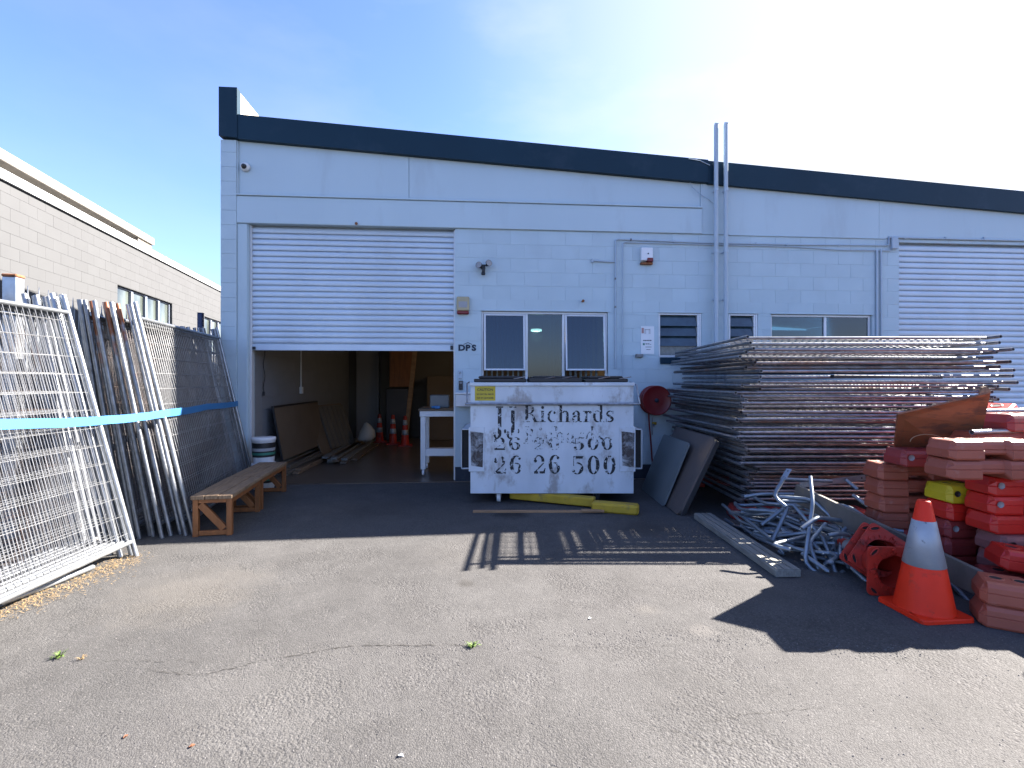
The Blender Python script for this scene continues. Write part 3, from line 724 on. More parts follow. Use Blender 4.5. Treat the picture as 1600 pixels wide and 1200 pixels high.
m = MB(); m.bbox(-.055, -.055, 0, .055, .055, zt_, .005); m.build('shaft', M_galv_clean, t)
m = MB(); m.bbox(-.06, -.06, zt_+.001, .06, .06, zt_ + .028, .008); m.build('cap', M_rust, t)
p = D(313.5, 500, 7.7); t = thing('blue_post', 'dark navy square post rising behind the far end of the panel stack', 'post', (p.x, p.y, 0), .1)
m = MB(); m.bbox(-.035, -.035, 0, .035, .035, CH + (HORIZ-490)/FPX*7.7, .004); m.build('shaft', M_bluepost, t)
m = MB(); m.bbox(-.038, -.038, CH + (HORIZ-490)/FPX*7.7, .038, .038, CH + (HORIZ-490)/FPX*7.7+.012, .003); m.build('cap', M_bluepost, t)

# ------------------------------------------------------------------ wire mesh fence panels
def panel_template(L, H, rail_lo, rail_hi, steel, wire, pitch=.05, r=.019, rw=.0017):
    def upr():
        m = MB(); m.tube([(0,0,0), (0,0,H)], r, 8, hollow=True); return m.mesh('upright', steel)
    def rl(z):
        m = MB(); m.tube([(r,0,z), (L-r,0,z)], r*.95, 8, caps=False); return m.mesh('rail', steel)
    m = MB(); n = int((L - .06)/pitch)
    def wirebar(p, q, w=rw): m.tube([p, q], w, 4, caps=False, smooth=False)
    for i in range(1, n+1):
        x = i*L/(n+1); y = (-1)**i*0 + .0; wirebar((x, y, rail_lo), (x, y, rail_hi))
    z = rail_lo + .075; k = 0
    while z < rail_hi - .03:
        wirebar((r, -.0035, z), (L-r, -.0035, z)); z += .15; k += 1
    wm = m.mesh('wire_mesh', wire)
    u_, a_, b_ = upr(), rl(rail_lo), rl(rail_hi)
    return [('upright', u_, (0,0,0)), ('upright', u_, (L,0,0)), ('rail', a_, (0,0,0)), ('rail', b_, (0,0,0)), ('wire_mesh', wm, (0,0,0))]
def place_panel(tpl, M, label, group, swap=None, swap_hi=None):
    t = thing('fence_panel', label, 'fence panel', M=M, group=group)
    for i, (nm, me, loc) in enumerate(tpl):
        link(nm, (swap if (swap and i == 0) else me), t, loc=loc)
    return t
def lean_matrix(p, d, ang, jit=0):
    d = Vector((d[0], d[1], 0)).normalized(); left = Vector((0,0,1)).cross(d)
    if left.x > 0: left = -left
    z = (Vector((0,0,1))*math.cos(ang) + left*math.sin(ang)).normalized()
    y = z.cross(d).normalized()
    M = Matrix((d, y, z)).transposed().to_4x4(); M.translation = p; return M
PT = panel_template(2.25, 2.23, .13, 2.08, M_galv_clean, M_wire)
PTg = panel_template(2.25, 2.20, .13, 2.05, M_galv, M_wire, r=.019)
def rust_top():                            # galvanised tube whose upper end has rusted
    m = M_galv.copy(); m.name = 'rust_topped_tube'; n, l = m.node_tree.nodes, m.node_tree.links; b = n['Principled BSDF']
    src = b.inputs['Base Color'].links[0].from_socket; ms = b.inputs['Metallic'].links[0].from_socket
    tc = n.new('ShaderNodeTexCoord'); sp = n.new('ShaderNodeSeparateXYZ'); l.new(tc.outputs['Object'], sp.inputs[0])
    nz = n.new('ShaderNodeTexNoise'); nz.inputs['Scale'].default_value = 7; nz.inputs['Detail'].default_value = 6
    ad = n.new('ShaderNodeVectorMath'); ad.operation = 'SCALE'; ad.inputs[0].default_value = (30, 11, 17)
    oi = n.new('ShaderNodeObjectInfo'); l.new(oi.outputs['Random'], ad.inputs['Scale'])
    a2 = n.new('ShaderNodeVectorMath'); a2.operation = 'ADD'; l.new(tc.outputs['Object'], a2.inputs[0]); l.new(ad.outputs[0], a2.inputs[1]); l.new(a2.outputs[0], nz.inputs['Vector'])
    k = n.new('ShaderNodeMath'); k.operation = 'MULTIPLY_ADD'; k.inputs[1].default_value = 1.6; l.new(nz.outputs['Fac'], k.inputs[0]); l.new(sp.outputs['Z'], k.inputs[2])
    mr = n.new('ShaderNodeMapRange'); mr.inputs['From Min'].default_value = 2.50; mr.inputs['From Max'].default_value = 2.72; l.new(k.outputs[0], mr.inputs['Value'])
    mx = n.new('ShaderNodeMix'); mx.data_type = 'RGBA'; l.new(mr.outputs[0], mx.inputs['Factor']); l.new(src, mx.inputs['A']); mx.inputs['B'].default_value = (.20,.065,.022,1); l.new(mx.outputs['Result'], b.inputs['Base Color'])
    iv = n.new('ShaderNodeMath'); iv.operation = 'SUBTRACT'; iv.inputs[0].default_value = 1; l.new(mr.outputs[0], iv.inputs[1])
    mu = n.new('ShaderNodeMath'); mu.operation = 'MULTIPLY'; l.new(iv.outputs[0], mu.inputs[0]); l.new(ms, mu.inputs[1]); l.new(mu.outputs[0], b.inputs['Metallic'])
    return m
mm = MB(); mm.tube([(0,0,0), (0,0,2.2)], .0192, 8, hollow=True); rusty_up = mm.mesh('upright', rust_top())
PTd = panel_template(2.25, 2.20, .13, 2.05, M_galv, M_wire_old, r=.019)
# middle stack
dB = Vector((-.245, .97, 0)).normalized(); nB = Vector((-dB.y, dB.x, 0))
words = ['front panel of the middle stack, its bright near upright standing clear beside the bench',
         'second panel of the middle stack, just behind the front one, bare grey upright',
         'third panel of the middle stack, its near upright set back a hand to the left',
         'rusty topped panel, rightmost of the orange stained uprights in the middle stack',
         'grey panel left of the rightmost rusty one, packed close in the middle stack',
         'grey panel standing directly right of the central rusty upright in the middle stack',
         'panel with thin rusty upright near the centre of the middle stack',
         'grey panel directly left of the central rusty upright in the middle stack',
         'grey panel between the central and the leftmost rusty uprights in the middle stack',
         'panel with the tallest leftmost rusty orange upright top in the middle stack',
         'plain grey panel just left of the leftmost rusty upright in the middle stack']
sB = 0
along = [0, .0, .05, .02, -.05, .04, 0, .06, -.03, .02, .0, .05, .02, .04]
gap =   [0, .055, .065, .07, .045, .05, .05, .04, .055, .06, .055, .05, .035, .03]
for i in range(14):
    sB += gap[i]
    p = Vector((-3.01, 4.69, 0)) + nB*sB + dB*(along[i] + random.uniform(-.02,.02)); p.z = 0
    M = lean_matrix(p, (dB.x + random.uniform(-.012,.012), dB.y), R(12.4 - i*.42 + random.uniform(-.25,.25)))
    lab = words[i] if i < len(words) else ['third', 'second', 'leftmost'][i-11] + ' grey panel of the tight group at the left end of the middle stack'
    place_panel(PT if i == 0 else PTg if i == 1 else PTd, M, lab, 'mesh fence panels leaning in the middle stack', swap=rusty_up if i in (3,6,9) else None)
# near stack at the left edge
dA = Vector((.05, -1, 0)).normalized()
wordsA = ['nearest mesh fence panel at the left edge, filling the foreground behind the blue strap',
          'second panel of the left foreground stack with its rusty foot beside the front upright',
          'third panel of the left foreground stack, counted from the front upright',
          'fourth panel of the left foreground stack, counted from the front upright']
sA = 0
for i in range(9):
    sA += [0, .06, .06, .055, .06, .075, .05, .06, .06][i]
    p = Vector((-3.10, 4.10 + [0, .02, -.03, .03, .0, -.06, .04, -.1, .02][i], 0)) + Vector((-1, .12, 0))*sA
    M = lean_matrix(p, (dA.x + random.uniform(-.01,.01), dA.y), R(15 - i*.5))
    lab = wordsA[i] if i < 4 else '%s panel from the front of the left foreground stack, mostly hidden' % ['fifth','sixth','seventh','eighth','ninth'][i-4]
    t = place_panel(PT if i < 3 else PTg if i < 5 else PTd, M, lab, 'mesh fence panels leaning in the left foreground stack')
# strap
def ribbon(pts, w, name, mt, off=.002):
    m = MB(); vs = []
    N = len(pts)
    for i, p in enumerate(pts):
        p = Vector(p); a = Vector(pts[max(i-1,0)]); b = Vector(pts[min(i+1,N-1)]); d = (b-a).normalized()
        n_ = Vector((d.y, -d.x, 0)).normalized()
        vs += [p + n_*off + Vector((0,0,w/2)), p + n_*off - Vector((0,0,w/2)), p - n_*off - Vector((0,0,w/2)), p - n_*off + Vector((0,0,w/2))]
    fs = []
    for i in range(N-1):
        for k in range(4): fs.append((i*4+k, i*4+(k+1)%4, (i+1)*4+(k+1)%4, (i+1)*4+k))
    m.add(vs, fs); return m.build(name, mt)
tA = math.tan(R(15)); tB = math.tan(R(12.4))
key = [(-3.06-.05*0-tA*1.2+.06, 2.0, 1.20), (-3.10-tA*1.2+.06, 3.2, 1.17), (-3.10-tA*1.19+.055, 4.13, 1.125), (-3.01-tB*1.17+.045, 4.68, 1.15),
       (-3.27-tB*1.16+.03, 5.7, 1.155), (-3.555-tB*1.14+.03, 6.84, 1.14), (-3.62-tB*1.14, 6.92, 1.14), (-4.3, 6.7, 1.15)]
pts = []
for i in range(len(key)-1):
    n = 8
    for k in range(n):
        q = Vector(key[i]).lerp(Vector(key[i+1]), k/n); q.z += -.008*math.sin(math.pi*k/n) + random.uniform(-.002,.002); pts.append(q)
pts.append(Vector(key[-1]))
st = ribbon(pts, .070, 'ratchet_strap', M_strap); tag(st, 'long bright blue strap running across both leaning stacks of mesh panels', 'strap')
# loose pipes on the ground under the left stack
o = MB(); o.tube([G(0, 943, .03) , G(60, 920, .03), G(145, 886, .03)], .02, 8, hollow=True); o = o.build('loose_pipe', M_galv_clean); tag(o, 'single galvanised pipe lying on the ground under the left foreground stack', 'pipe')
o = MB(); a_, b_ = G(205, 830, .06), G(262, 803, .03); o.tube([a_, b_], .02, 8, hollow=True); o = o.build('loose_pipe', M_galv_clean); tag(o, 'short pipe lying beneath the middle stack between the leaning uprights', 'pipe')
# straw debris
m = MB()
for _ in range(1500):
    t_ = random.random(); c = G(0, 965).lerp(G(215, 872), t_); w = .05 + .09*(1-abs(t_-.5))
    c = c + Vector((random.gauss(-.06, w*.8), random.gauss(0, w*.7), .004)); a = random.random()*6.3; l_ = random.uniform(.006, .03)
    d = Vector((math.cos(a), math.sin(a), random.uniform(0,.35)))*l_; n_ = Vector((-math.sin(a), math.cos(a), 0))*.0016
    m.add([c-n_, c+n_, c+d+n_, c+d-n_], [(0,1,2,3)])
o = m.build('straw_litter', M_straw); tag(o, 'dry straw and leaf litter along the foot of the left panel stack', 'litter', kind='stuff')

# ------------------------------------------------------------------ benches
def bench(label, p0, p1, legs=2):
    p0, p1 = Vector(p0), Vector(p1); d = p1 - p0; L = d.length; rz = math.atan2(-d.x, d.y)
    t = thing('bench', label, 'bench', p0, rz, 'low timber benches end to end')
    H, W = .385, .335
    for i in range(3):
        x0 = -W/2 - .01 + i*(W+.02)/3
        m = MB(); m.bbox(x0 + .002, -.02 + random.uniform(-.008,.008), H - .038, x0 + (W+.02)/3 - .002, L + .02, H + random.uniform(-.002,.003), .004); m.build('seat_plank', M_wood, t)
    for y in (0.0, L - .045):
        for s in (-1, 1):
            x = s*(W/2 - .024)
            m = MB(); m.bbox(x - .024, y, 0, x + .024, y + .045, H - .04, .003); m.build('leg', M_wood_or, t)
        m = MB(); m.bbox(-W/2 + .049, y + .004, .008, W/2 - .049, y + .04, .052, .003); m.build('bottom_rail', M_wood_or, t)
        m = MB(); m.bbox(-W/2 + .049, y + .004, H - .075, W/2 - .049, y + .04, H - .041, .003); m.build('top_rail', M_wood_or, t)
        m = MB(); m.bar((-W/2 + .06, y + .022, H - .085), (W/2 - .07, y + .022, .062), .034, .062, up=(.7,0,.7), c=.003); m.build('brace', M_wood_or, t)
    for s in (-1, 1):
        m = MB(); m.bbox(s*(W/2-.015) - .012, .047, H - .085, s*(W/2-.015) + .012, L - .047, H - .041, .003); m.build('side_rail', M_wood_or, t)
    return t
bench('near timber bench with orange pine legs and a sunlit front end', G(331.5, 838), (-2.965, 5.50, 0))
bench('far timber bench in the shade, running on behind the sunlit one', (-2.975, 5.56, 0), (-3.13, 6.50, 0))

# ------------------------------------------------------------------ buckets
def bucket(p, label):
    t = thing('bucket', label, 'bucket', p, 0, 'paint buckets by the doorway')
    m = MB(); m.lathe([(.001,0),(.128,0),(.132,.01),(.146,.30),(.152,.305),(.152,.335),(.147,.34),(.143,.335)], 28); m.build('pail', M_signwhite, t)
    m = MB(); m.lathe([(.1365,.085),(.1455,.275)], 28); m.build('label', M_black, t)
    for z0, z1, mt in ((.165,.205,M_sign2),(.115,.145,M_green)):
        m = MB(); m.lathe([(.129+.0165*z0/.3+.0022+.0, z0),(.129+.0165*z1/.3+.0022, z1)], 28)
        m.v = [(x*1.02, y*1.02, z) for x, y, z in m.v]; m.build('stripe', mt, t)
    m = MB(); m.lathe([(.001,.342),(.150,.342),(.154,.338),(.154,.325)], 28); m.build('lid', M_signwhite, t)
M_sign2 = mat('label_grey', (.5,.52,.55), .5)
p = D(412, 680, 6.72); p.z = .013
bucket((p.x, p.y, 0.0), 'lower white pail beneath the labelled paint bucket behind the bench')
bucket((p.x, p.y, .345), 'white paint bucket with dark label stacked on another behind the bench')

# ------------------------------------------------------------------ things inside the doorway
def ith(name, label, cat, p, rz=TH, group=None): return thing(name, label, cat, p, rz, group)
# leaning hardboard sheet with dark edge
t = ith('hardboard_sheet', 'large brown board with a black edge leaning on the side wall indoors', 'board', FW(aD0 + .25, .55, .25), TH)
t.rotation_euler = (0, R(-10), TH)
m = MB(); m.bbox(0, 0, 0, .02, 2.1, .80, .004); m.build('sheet', M_hard, t)
m = MB(); m.bbox(-.002, 0, .801, .024, 2.1, .83, .004); m.bbox(-.002, -.03, 0, .024, -.001, .83, .003); m.build('edge_strip', M_black, t)
# slatted panel leaning
c0, c1 = D(527, 706, 9.6), D(563, 692, 10.6)
d = c1 - c0; rz = math.atan2(d.y, d.x)
t = thing('slatted_panel', 'pale grooved panel leaning back over the timber pile inside the doorway', 'panel', (c0.x - .1, c0.y, .14), rz)
t.rotation_euler = (R(-20), 0, rz)
W_ = d.length
for i in range(6):
    m = MB(); m.bbox(i*W_/6 + .012, 0, 0, (i+1)*W_/6 - .012, .04, .86, .006); m.build('slat', M_beige, t)
m = MB(); m.bbox(-.1, .041, -.02, W_ + .02, .07, .90, .004); m.build('backing_board', M_hard, t)
c0 = D(505, 712, 9.1)
t = thing('offcut_board', 'small brown offcut board leaning left of the grooved panel', 'board', (c0.x, c0.y, .05), rz); t.rotation_euler = (R(-22), 0, rz)
m = MB(); m.bbox(0, 0, 0, .34, .018, .62, .003); m.build('sheet', M_hard, t)
# timber lengths on the floor
gl = ['dusty timber length lying along the side wall just inside the doorway', 'dusty timber length in the farther pile beneath the grooved panel']
rt = random.Random(5)
def timber(a_, b_, w, h, q):
    m = MB(); a_, b_ = Vector(a_), Vector(b_); m.bar((0,0,0), b_ - a_, w, h, c=.003)
    o = m.build('timber_length', rt.choice([M_greyplank, M_beige, M_hard, M_wood, M_greyplank]), None, loc=a_); tag(o, gl[q], 'timber', 'timber lengths on the workshop floor' if q else 'timber lengths inside the door')
for lay in range(4):
    for k in range(4 - lay//2):
        x = -3.62 + k*.105 + rt.uniform(-.02,.02); y0 = 7.35 + rt.uniform(-.05,.35)
        timber((x, y0, .035 + lay*.037), (x - .10 + rt.uniform(-.08,.08), y0 + rt.uniform(1.7,2.5), .035 + lay*.037), .095, .034, 0)
for lay in range(3):
    for k in range(5 - lay):
        x = -3.28 + k*.115 + rt.uniform(-.03,.03); y0 = 8.6 + rt.uniform(-.1,.35)
        timber((x, y0, .035 + lay*.039), (x - .22 + rt.uniform(-.06,.06), y0 + rt.uniform(2.0,2.8), .035 + lay*.039), .105, .036, 1)
# white sack
p = G(571, 690); p = Vector((p.x, 10.4, .012)); p.x = (571-800)/FPX*10.4
m = MB(); m.lathe([(.001,0),(.13,.0),(.16,.07),(.14,.2),(.08,.30),(.03,.36),(.001,.37)], 14)
m.v = [(x*1.1 + .04*math.sin(9*z + 3*y), y, z*(1+.1*math.sin(20*x))) for x, y, z in m.v]
o = m.build('sack', M_cream, None, loc=(p.x, p.y, .2)); tag(o, 'crumpled cream sack slumped behind the timber pile', 'sack')
# cones indoors
def cone(p, label, h=.7, r=.15, base=.36, bands=((.32,.585),), rz=0, group=None, M=None, body=M_cone, under=False):
    t = thing('traffic_cone', label, 'traffic cone', p, rz, group, M=M)
    m = MB(); b = base/2; c = .03*base/.36
    pts = []
    for sx, sy in ((1,1),(-1,1),(-1,-1),(1,-1)):
        for k in range(4):
            a = {(1,1):0,(-1,1):90,(-1,-1):180,(1,-1):270}[(sx,sy)] + k*30
            pts.append((sx*(b-c) + c*math.cos(R(a)), sy*(b-c) + c*math.sin(R(a))))
    n = len(pts); th = .028*h/.7
    vs = [(x,y,0.002) for x,y in pts] + [(x,y,th*.7) for x,y in pts] + [(x*.985,y*.985,th) for x,y in pts]
    N2 = 32
    hole = [(r*.93*math.cos(2*math.pi*k/N2), r*.93*math.sin(2*math.pi*k/N2)) for k in range(N2)]
    fs = [(i,(i+1)%n,(i+1)%n+n,i+n) for i in range(n)] + [(i+n,(i+1)%n+n,(i+1)%n+2*n,i+2*n) for i in range(n)]
    vs += [(x, y, 0.002) for x, y in hole] + [(x, y, th) for x, y in hole]
    for z_, o_ in ((0, 0), (1, 1)):                      # annulus between square rim and round hole: two vertices of the hole per rim vertex
        rim0 = 0 if z_ == 0 else 2*n; h0 = 3*n + (N2 if z_ else 0)
        hi = [round(math.atan2(q[1], q[0])/(2*math.pi/N2)) % N2 for q in pts]
        for i in range(n):
            i2 = (i+1) % n; j, j2 = hi[i], hi[i2]
            fs.append((rim0+i, rim0+i2, h0+j))
            while j != j2: fs.append((rim0+i2, h0+(j+1)%N2, h0+j)); j = (j+1) % N2
    m.add(vs, fs, 0, False)
    m.build('base', body if under else M_cone if body is M_cone else body, t)
    m = MB(); rt = .036*h/.7
    prof = [(r*1.04, th), (r*1.02, th + .012), (r, th + .03)]
    rr = lambda z: r + (rt - r)*(z - th - .03)/(h - th - .03)
    prof += [(rr(h-.01), h - .01), (rt*.86, h), (rt*.7, h), (rt*.68, h - .02), (rr(.3)*.93, .3), (r*.93, 0.004)]
    m.lathe(prof, N2); m.build('cone_body', body, t)
    for z0, z1 in bands:
        m = MB(); m.lathe([(rr(z0)+.0005, z0-.0015), (rr(z0)+.003, z0), (rr(z1)+.003, z1), (rr(z1)+.0005, z1+.0015)], N2); m.build('reflective_band', M_band, t)
    if under:
        for k in range(4):
            a = R(45 + 90*k); q = Vector((math.cos(a), math.sin(a), 0))*(base*.56)
            u_ = Vector((-math.sin(a), math.cos(a), 0))
            m = MB(); ring = []
            for kk in range(17):
                aa = 2*math.pi*kk/16; ring.append(q + u_*math.cos(aa)*.033 + q.normalized()*math.sin(aa)*.014 + Vector((0,0,-.004)))
            m.tube(ring, .005, 6); m.build('slot_rim', body, t)
            m = MB(); m.add([q + u_*x + q.normalized()*y + Vector((0,0,-.0005)) for x, y in ((-.026,-.009),(.026,-.009),(.026,.009),(-.026,.009))], [(0,3,2,1)]); m.build('slot', M_dark, t)
        for k in range(4):
            a = R(90*k); q = Vector((math.cos(a), math.sin(a), 0))*(base*.44)
            m = MB(); m.tube([q + Vector((0,0,.001)), q + Vector((0,0,-.014))], .014, 12, hollow=False); m.build('stud', body, t)
        for k in range(24):
            a = R(15*k + 7.5); q = Vector((math.cos(a), math.sin(a), 0))
            m = MB(); m.bar(q*(r*.99) + Vector((0,0,-.003)), q*(r*1.17) + Vector((0,0,-.003)), .005, .008); m.build('rib', body, t)
    return t
sb = ((.30,.40),(.50,.60))
for (u_, v_, Yc, lab) in ((593, 686, 11.6, 'small banded cone standing leftmost in the dim workshop'), (614, 690, 11.3, 'dark middle cone with two white bands in the dim workshop'), (633, 694, 11.0, 'brightest cone with two white bands in front of the timber prop indoors')):
    x = (u_-800)/FPX*Yc; cone((x, Yc, .013), lab, h=.66, r=.09, base=.31, bands=((.24,.35),(.46,.57)), rz=.2, body=M_conedirty)
# dark cupboard, column, timber prop
m = MB(); m.bbox(0, 0, 0, .52, .5, 1.25, .01); o = m.build('dark_cabinet', M_darkwood, None, loc=(D(604,600,12.0).x, 11.95, .013), rot=(0,0,TH)); tag(o, 'tall dark brown cabinet against the back wall behind the cones', 'cabinet')
m = MB(); m.bbox(0, -.25, 0, .55, 0, 4.18, .01); o = m.build('column', M_inwall, None, loc=FW(A(556)*1.0, DEPTH-.002, .013), rot=(0,0,TH)); o.location = (D(556,600,12.3).x, 12.5, .013); tag(o, 'pale square column on the workshop back wall above the leaning panels', 'column')
t = thing('timber_prop', 'orange timber length leaning upright behind the brightest indoor cone', 'timber', (D(633,690,11.5).x, 11.5, .013)); t.rotation_euler = (0, R(6), 0)
m = MB(); m.bbox(-.05, 0, 0, .05, .04, 2.3, .004); m.build('length', M_tan, t)
m = MB(); m.bbox(0, 0, 0, .55, .45, .9, .01); o = m.build('wooden_cabinet', M_wood_or, None, loc=(D(609,600,12.1).x, 12.05, 1.30), rot=(0,0,TH)); tag(o, 'orange brown wooden cupboard stacked above the dark cabinet indoors', 'cupboard')
m = MB(); m.bbox(0, 0, 0, 1.0, .5, 1.55, .01); m.box(.49, -.004, .05, .5, -.001, 1.5); o = m.build('steel_cupboard', M_hard, None, loc=(D(668,600,12.1).x, 12.0, .013), rot=(0,0,TH)); tag(o, 'wide brown two door cupboard seen through the white workbench frame', 'cupboard')
# workbench
c = G(657, 744, .013); t = thing('workbench', 'white framed workbench with castors half hidden by the door pier', 'workbench', (c.x, c.y, .013), TH)
WB, DB, HB = 1.15, .62, .985
for x in (.0, WB):
    for y in (0, DB):
        m = MB(); m.bbox(x, y, .10, x + .075, y + .05, HB - .09, .003); m.build('leg', M_white, t)
        m = MB(); m.tube([(x+.022, y+.04, .05), (x+.052, y+.04, .05)], .045, 16); m.tube([(x+.037, y+.04, .052), (x+.037, y+.03, .099)], .012, 8); m.build('castor', M_signwhite if x == 0 else M_rubber, t)
m = MB(); m.bbox(-.01, -.012, HB - .089, WB + .08, DB + .06, HB - .002, .004); m.build('apron', M_white, t)
m = MB(); m.bbox(-.03, -.03, HB, WB + .1, DB + .08, HB + .03, .004); m.build('worktop', M_hard, t)
m = MB(); m.bbox(.076, -.004, .30, WB - .001, .05, .41, .003); m.build('lower_rail', M_white, t)
m = MB(); m.bbox(.076, .051, .33, WB - .001, DB - .002, .35, .003); m.build('shelf', M_white, t)
m = MB(); m.bbox(0, 0, 0, .30, .22, .20, .012); o = m.build('storage_tub', M_greysheet, None, loc=(c.x + .10, c.y + .25, .013 + HB + .031), rot=(0,0,TH)); tag(o, 'grey blue plastic tub standing on the white workbench', 'tub')
m = MB(); m.tube([(0,0,.02),(.07,.02,.022),(.1,.0,.02)], .017, 8); m.bbox(.05,-.03,.0,.13,.02,.04,.005); o = m.build('small_tool', M_strap, None, loc=(c.x + .16, c.y + .06, .013 + HB + .031)); tag(o, 'small blue hand tool lying on the workbench top', 'tool')
# hanging cable + switch box inside
m = MB(); q = [FW(aD0 + .03, .45, 1.95 - i*.06) + Vector((.012*math.sin(i*1.1), 0, 0)) for i in range(12)]; m.tube(q, .006, 6); m.tube([q[-1], q[-1] - Vector((0,0,.06))], .018, 8)
o = m.build('hanging_cable', M_black); tag(o, 'black cable with a plug hanging just inside the door opening', 'cable')
t = thing('wall_socket', 'white socket with a vertical conduit on the indoor side wall', 'socket', FW(aD0 + .0, 2.05, 1.28), TH)
m = MB(); m.bbox(.005, -.04, -.06, .05, .04, .06, .004); m.build('socket_box', M_white, t)
m = MB(); m.tube([(.02,0,.06),(.02,0,2.0)], .011, 8); m.build('conduit', M_white, t)

# ------------------------------------------------------------------ fittings on the facade
def onwall(name, label, cat, u, v, group=None, b=0.0):
    a, z = FA(u, v); return fthing(name, label, cat, a, b, z, group)
def pipe_wall(t, pts, r, mt, name='tube', b=-.02, n=8):
    m = MB(); q = []
    for (u, v) in pts:
        a, z = FA(u, v); q.append((a, b, z))
    base = t['_ab']
    q = [(x - base[0], y - base[1], z - base[2]) for x, y, z in q]
    m.tube(q, r, n); return m.build(name, mt, t)
def wthing(name, label, cat, u, v, b=0.0, group=None):
    a, z = FA(u, v); t = fthing(name, label, cat, a, b, z, group); t['_ab'] = (a, b, z); return t
M_conduit = mat('painted_conduit', (.58,.72,.84), .5, var=.05)
M_ppipe = mat('painted_pipe', (.62,.77,.90), .45, var=.05, scale=3)
for u, vt, lab in ((1112.5, 200, 'left of the two tall painted vent pipes rising past the navy fascia'), (1127.5, 199, 'right of the two tall painted vent pipes rising past the navy fascia')):
    a, z = FA(u, vt); t = fthing('vent_pipe', lab, 'pipe', a, -.125, .0, 'pair of tall vent pipes')
    m = MB(); m.tube([(0,0,.3),(0,0,z-.03),(.006,-.012,z)], .031, 14, hollow=True); m.build('tube', M_ppipe, t)
    for zz in (2.65, 4.25, 3.35):
        m = MB(); m.tube([(0,0,zz-.02),(0,0,zz+.02)], .036, 14); m.box(-.008, .03, zz-.01, .008, .09 if zz > 4.2 else .115, zz+.01); m.build('bracket', M_ppipe, t)
t = wthing('conduit_run', 'long thin painted conduit crossing the wall above the louvre windows', 'conduit', 962, 375)
pipe_wall(t, [(961,576),(961.5,376),(966,374.5)], .011, M_conduit); pipe_wall(t, [(966,374.5),(1100,380),(1240,383),(1373,384),(1383,384)], .010, M_conduit)
pipe_wall(t, [(925,408),(960,410)], .010, M_conduit, 'branch')
m = MB(); a0_, z0_ = FA(925,408); m.tube([(a0_-t['_ab'][0], -.02, z0_-t['_ab'][2]-.025),(a0_-t['_ab'][0], -.02, z0_-t['_ab'][2]+.025)], .018, 8); m.build('junction', M_conduit, t)
for u, v in ((985,375),(1053,378),(1180,381),(1228,383),(1309,383.6),(961,480),(961,436)):
    a_, z_ = FA(u, v); m = MB(); m.box(a_-t['_ab'][0]-.008, -.034, z_-t['_ab'][2]-.014, a_-t['_ab'][0]+.008, .0, z_-t['_ab'][2]+.014); m.build('saddle', M_galv_old if u in (985,961) else M_conduit, t)
t = wthing('conduit_run', 'second thin conduit dropping beside the left one down to the bin', 'conduit', 971, 380)
pipe_wall(t, [(972,590),(972.5,381),(976,379),(1095,382.5),(1235,386),(1310,391),(1390,392),(1397,389)], .008, M_conduit)
t = wthing('conduit_run', 'painted conduit stepping up over the right roller door', 'conduit', 1385, 384)
pipe_wall(t, [(1383,384),(1387,383),(1387,371),(1440,373),(1620,377)], .013, M_conduit)
for u in (1412, 1475, 1535):
    a_, z_ = FA(u, 372.5); m = MB(); m.box(a_-t['_ab'][0]-.01, -.036, z_-t['_ab'][2]-.016, a_-t['_ab'][0]+.01, .0, z_-t['_ab'][2]+.016); m.build('saddle', M_conduit, t)
t = wthing('junction_box', 'small painted junction box at the corner of the right roller door', 'box', 1395, 381)
m = MB(); m.bbox(-.05, -.05, -.085, .05, -.001, .085, .004); m.build('box', M_conduit, t)
t = wthing('conduit_run', 'pair of vertical conduits beside the wide window near the right door', 'conduit', 1371, 395, group=None)
pipe_wall(t, [(1368.5,548),(1368.5,392)], .016, M_conduit); pipe_wall(t, [(1375.5,548),(1375,390)], .014, M_conduit)
t = wthing('loose_cable', 'thin grey cable looping from the fascia down to the vent pipes', 'cable', 1070, 262, -.085)
m = MB(); q = []
for u, v in ((1072,252),(1090,255),(1105,262)): a_, z_ = FA(u, v); q.append((a_-t['_ab'][0], 0, z_-t['_ab'][2]))
m.tube(q, .006, 6); q = []
for u, v in ((1076,287),(1082,296),(1092,305),(1104,312),(1117,323)): a_, z_ = FA(u, v); q.append((a_-t['_ab'][0], .045, z_-t['_ab'][2]))
m.tube(q, .005, 6); m.build('cable', M_conduit, t)
# security camera dome
t = wthing('dome_camera', 'round white security camera with black lens under the fascia corner', 'camera', 384.5, 262, -.001)
m = MB(); m.lathe([(.001,.0),(.062,.0),(.062,.03),(.05,.06),(.001,.062)], 20); m.v = [(x, -z, y) for x, y, z in m.v]; m.build('housing', M_white, t)
m = MB(); m.lathe([(.036,.055),(.03,.085),(.001,.095)], 16); m.v = [(x, -z, y-.008) for x, y, z in m.v]; m.build('lens', M_black, t)
# twin floodlight
t = wthing('floodlight', 'black twin head floodlight with sensor above the window', 'floodlight', 755, 417, -.001)
m = MB(); m.bbox(-.03,-.03,-.04,.03,0,.03,.005); m.build('mount', M_black, t)
for s, dx in ((-1,-.062),(1,.075)):
    m = MB(); m.lathe([(.018,-.07),(.03,-.03),(.048,.0),(.048,.015)], 16); m.lathe([(.047,.012),(.001,.016)], 16, mi=1)
    Mx = Matrix.Translation((dx, -.10, .03 if s > 0 else .0)) @ Matrix.Rotation(R(75), 4, 'X') @ Matrix.Rotation(R(25*s), 4, 'Y')
    o = m.build('lamp_head', [M_black, M_glassw if False else M_dot], t, M=Mx)
m = MB(); m.bbox(-.02,-.09,-.10,.025,-.04,-.035,.008); m.lathe([(.028,-.13),(.03,-.10),(.001,-.09)], 12, 0, -.07); m.build('sensor', M_black, t)
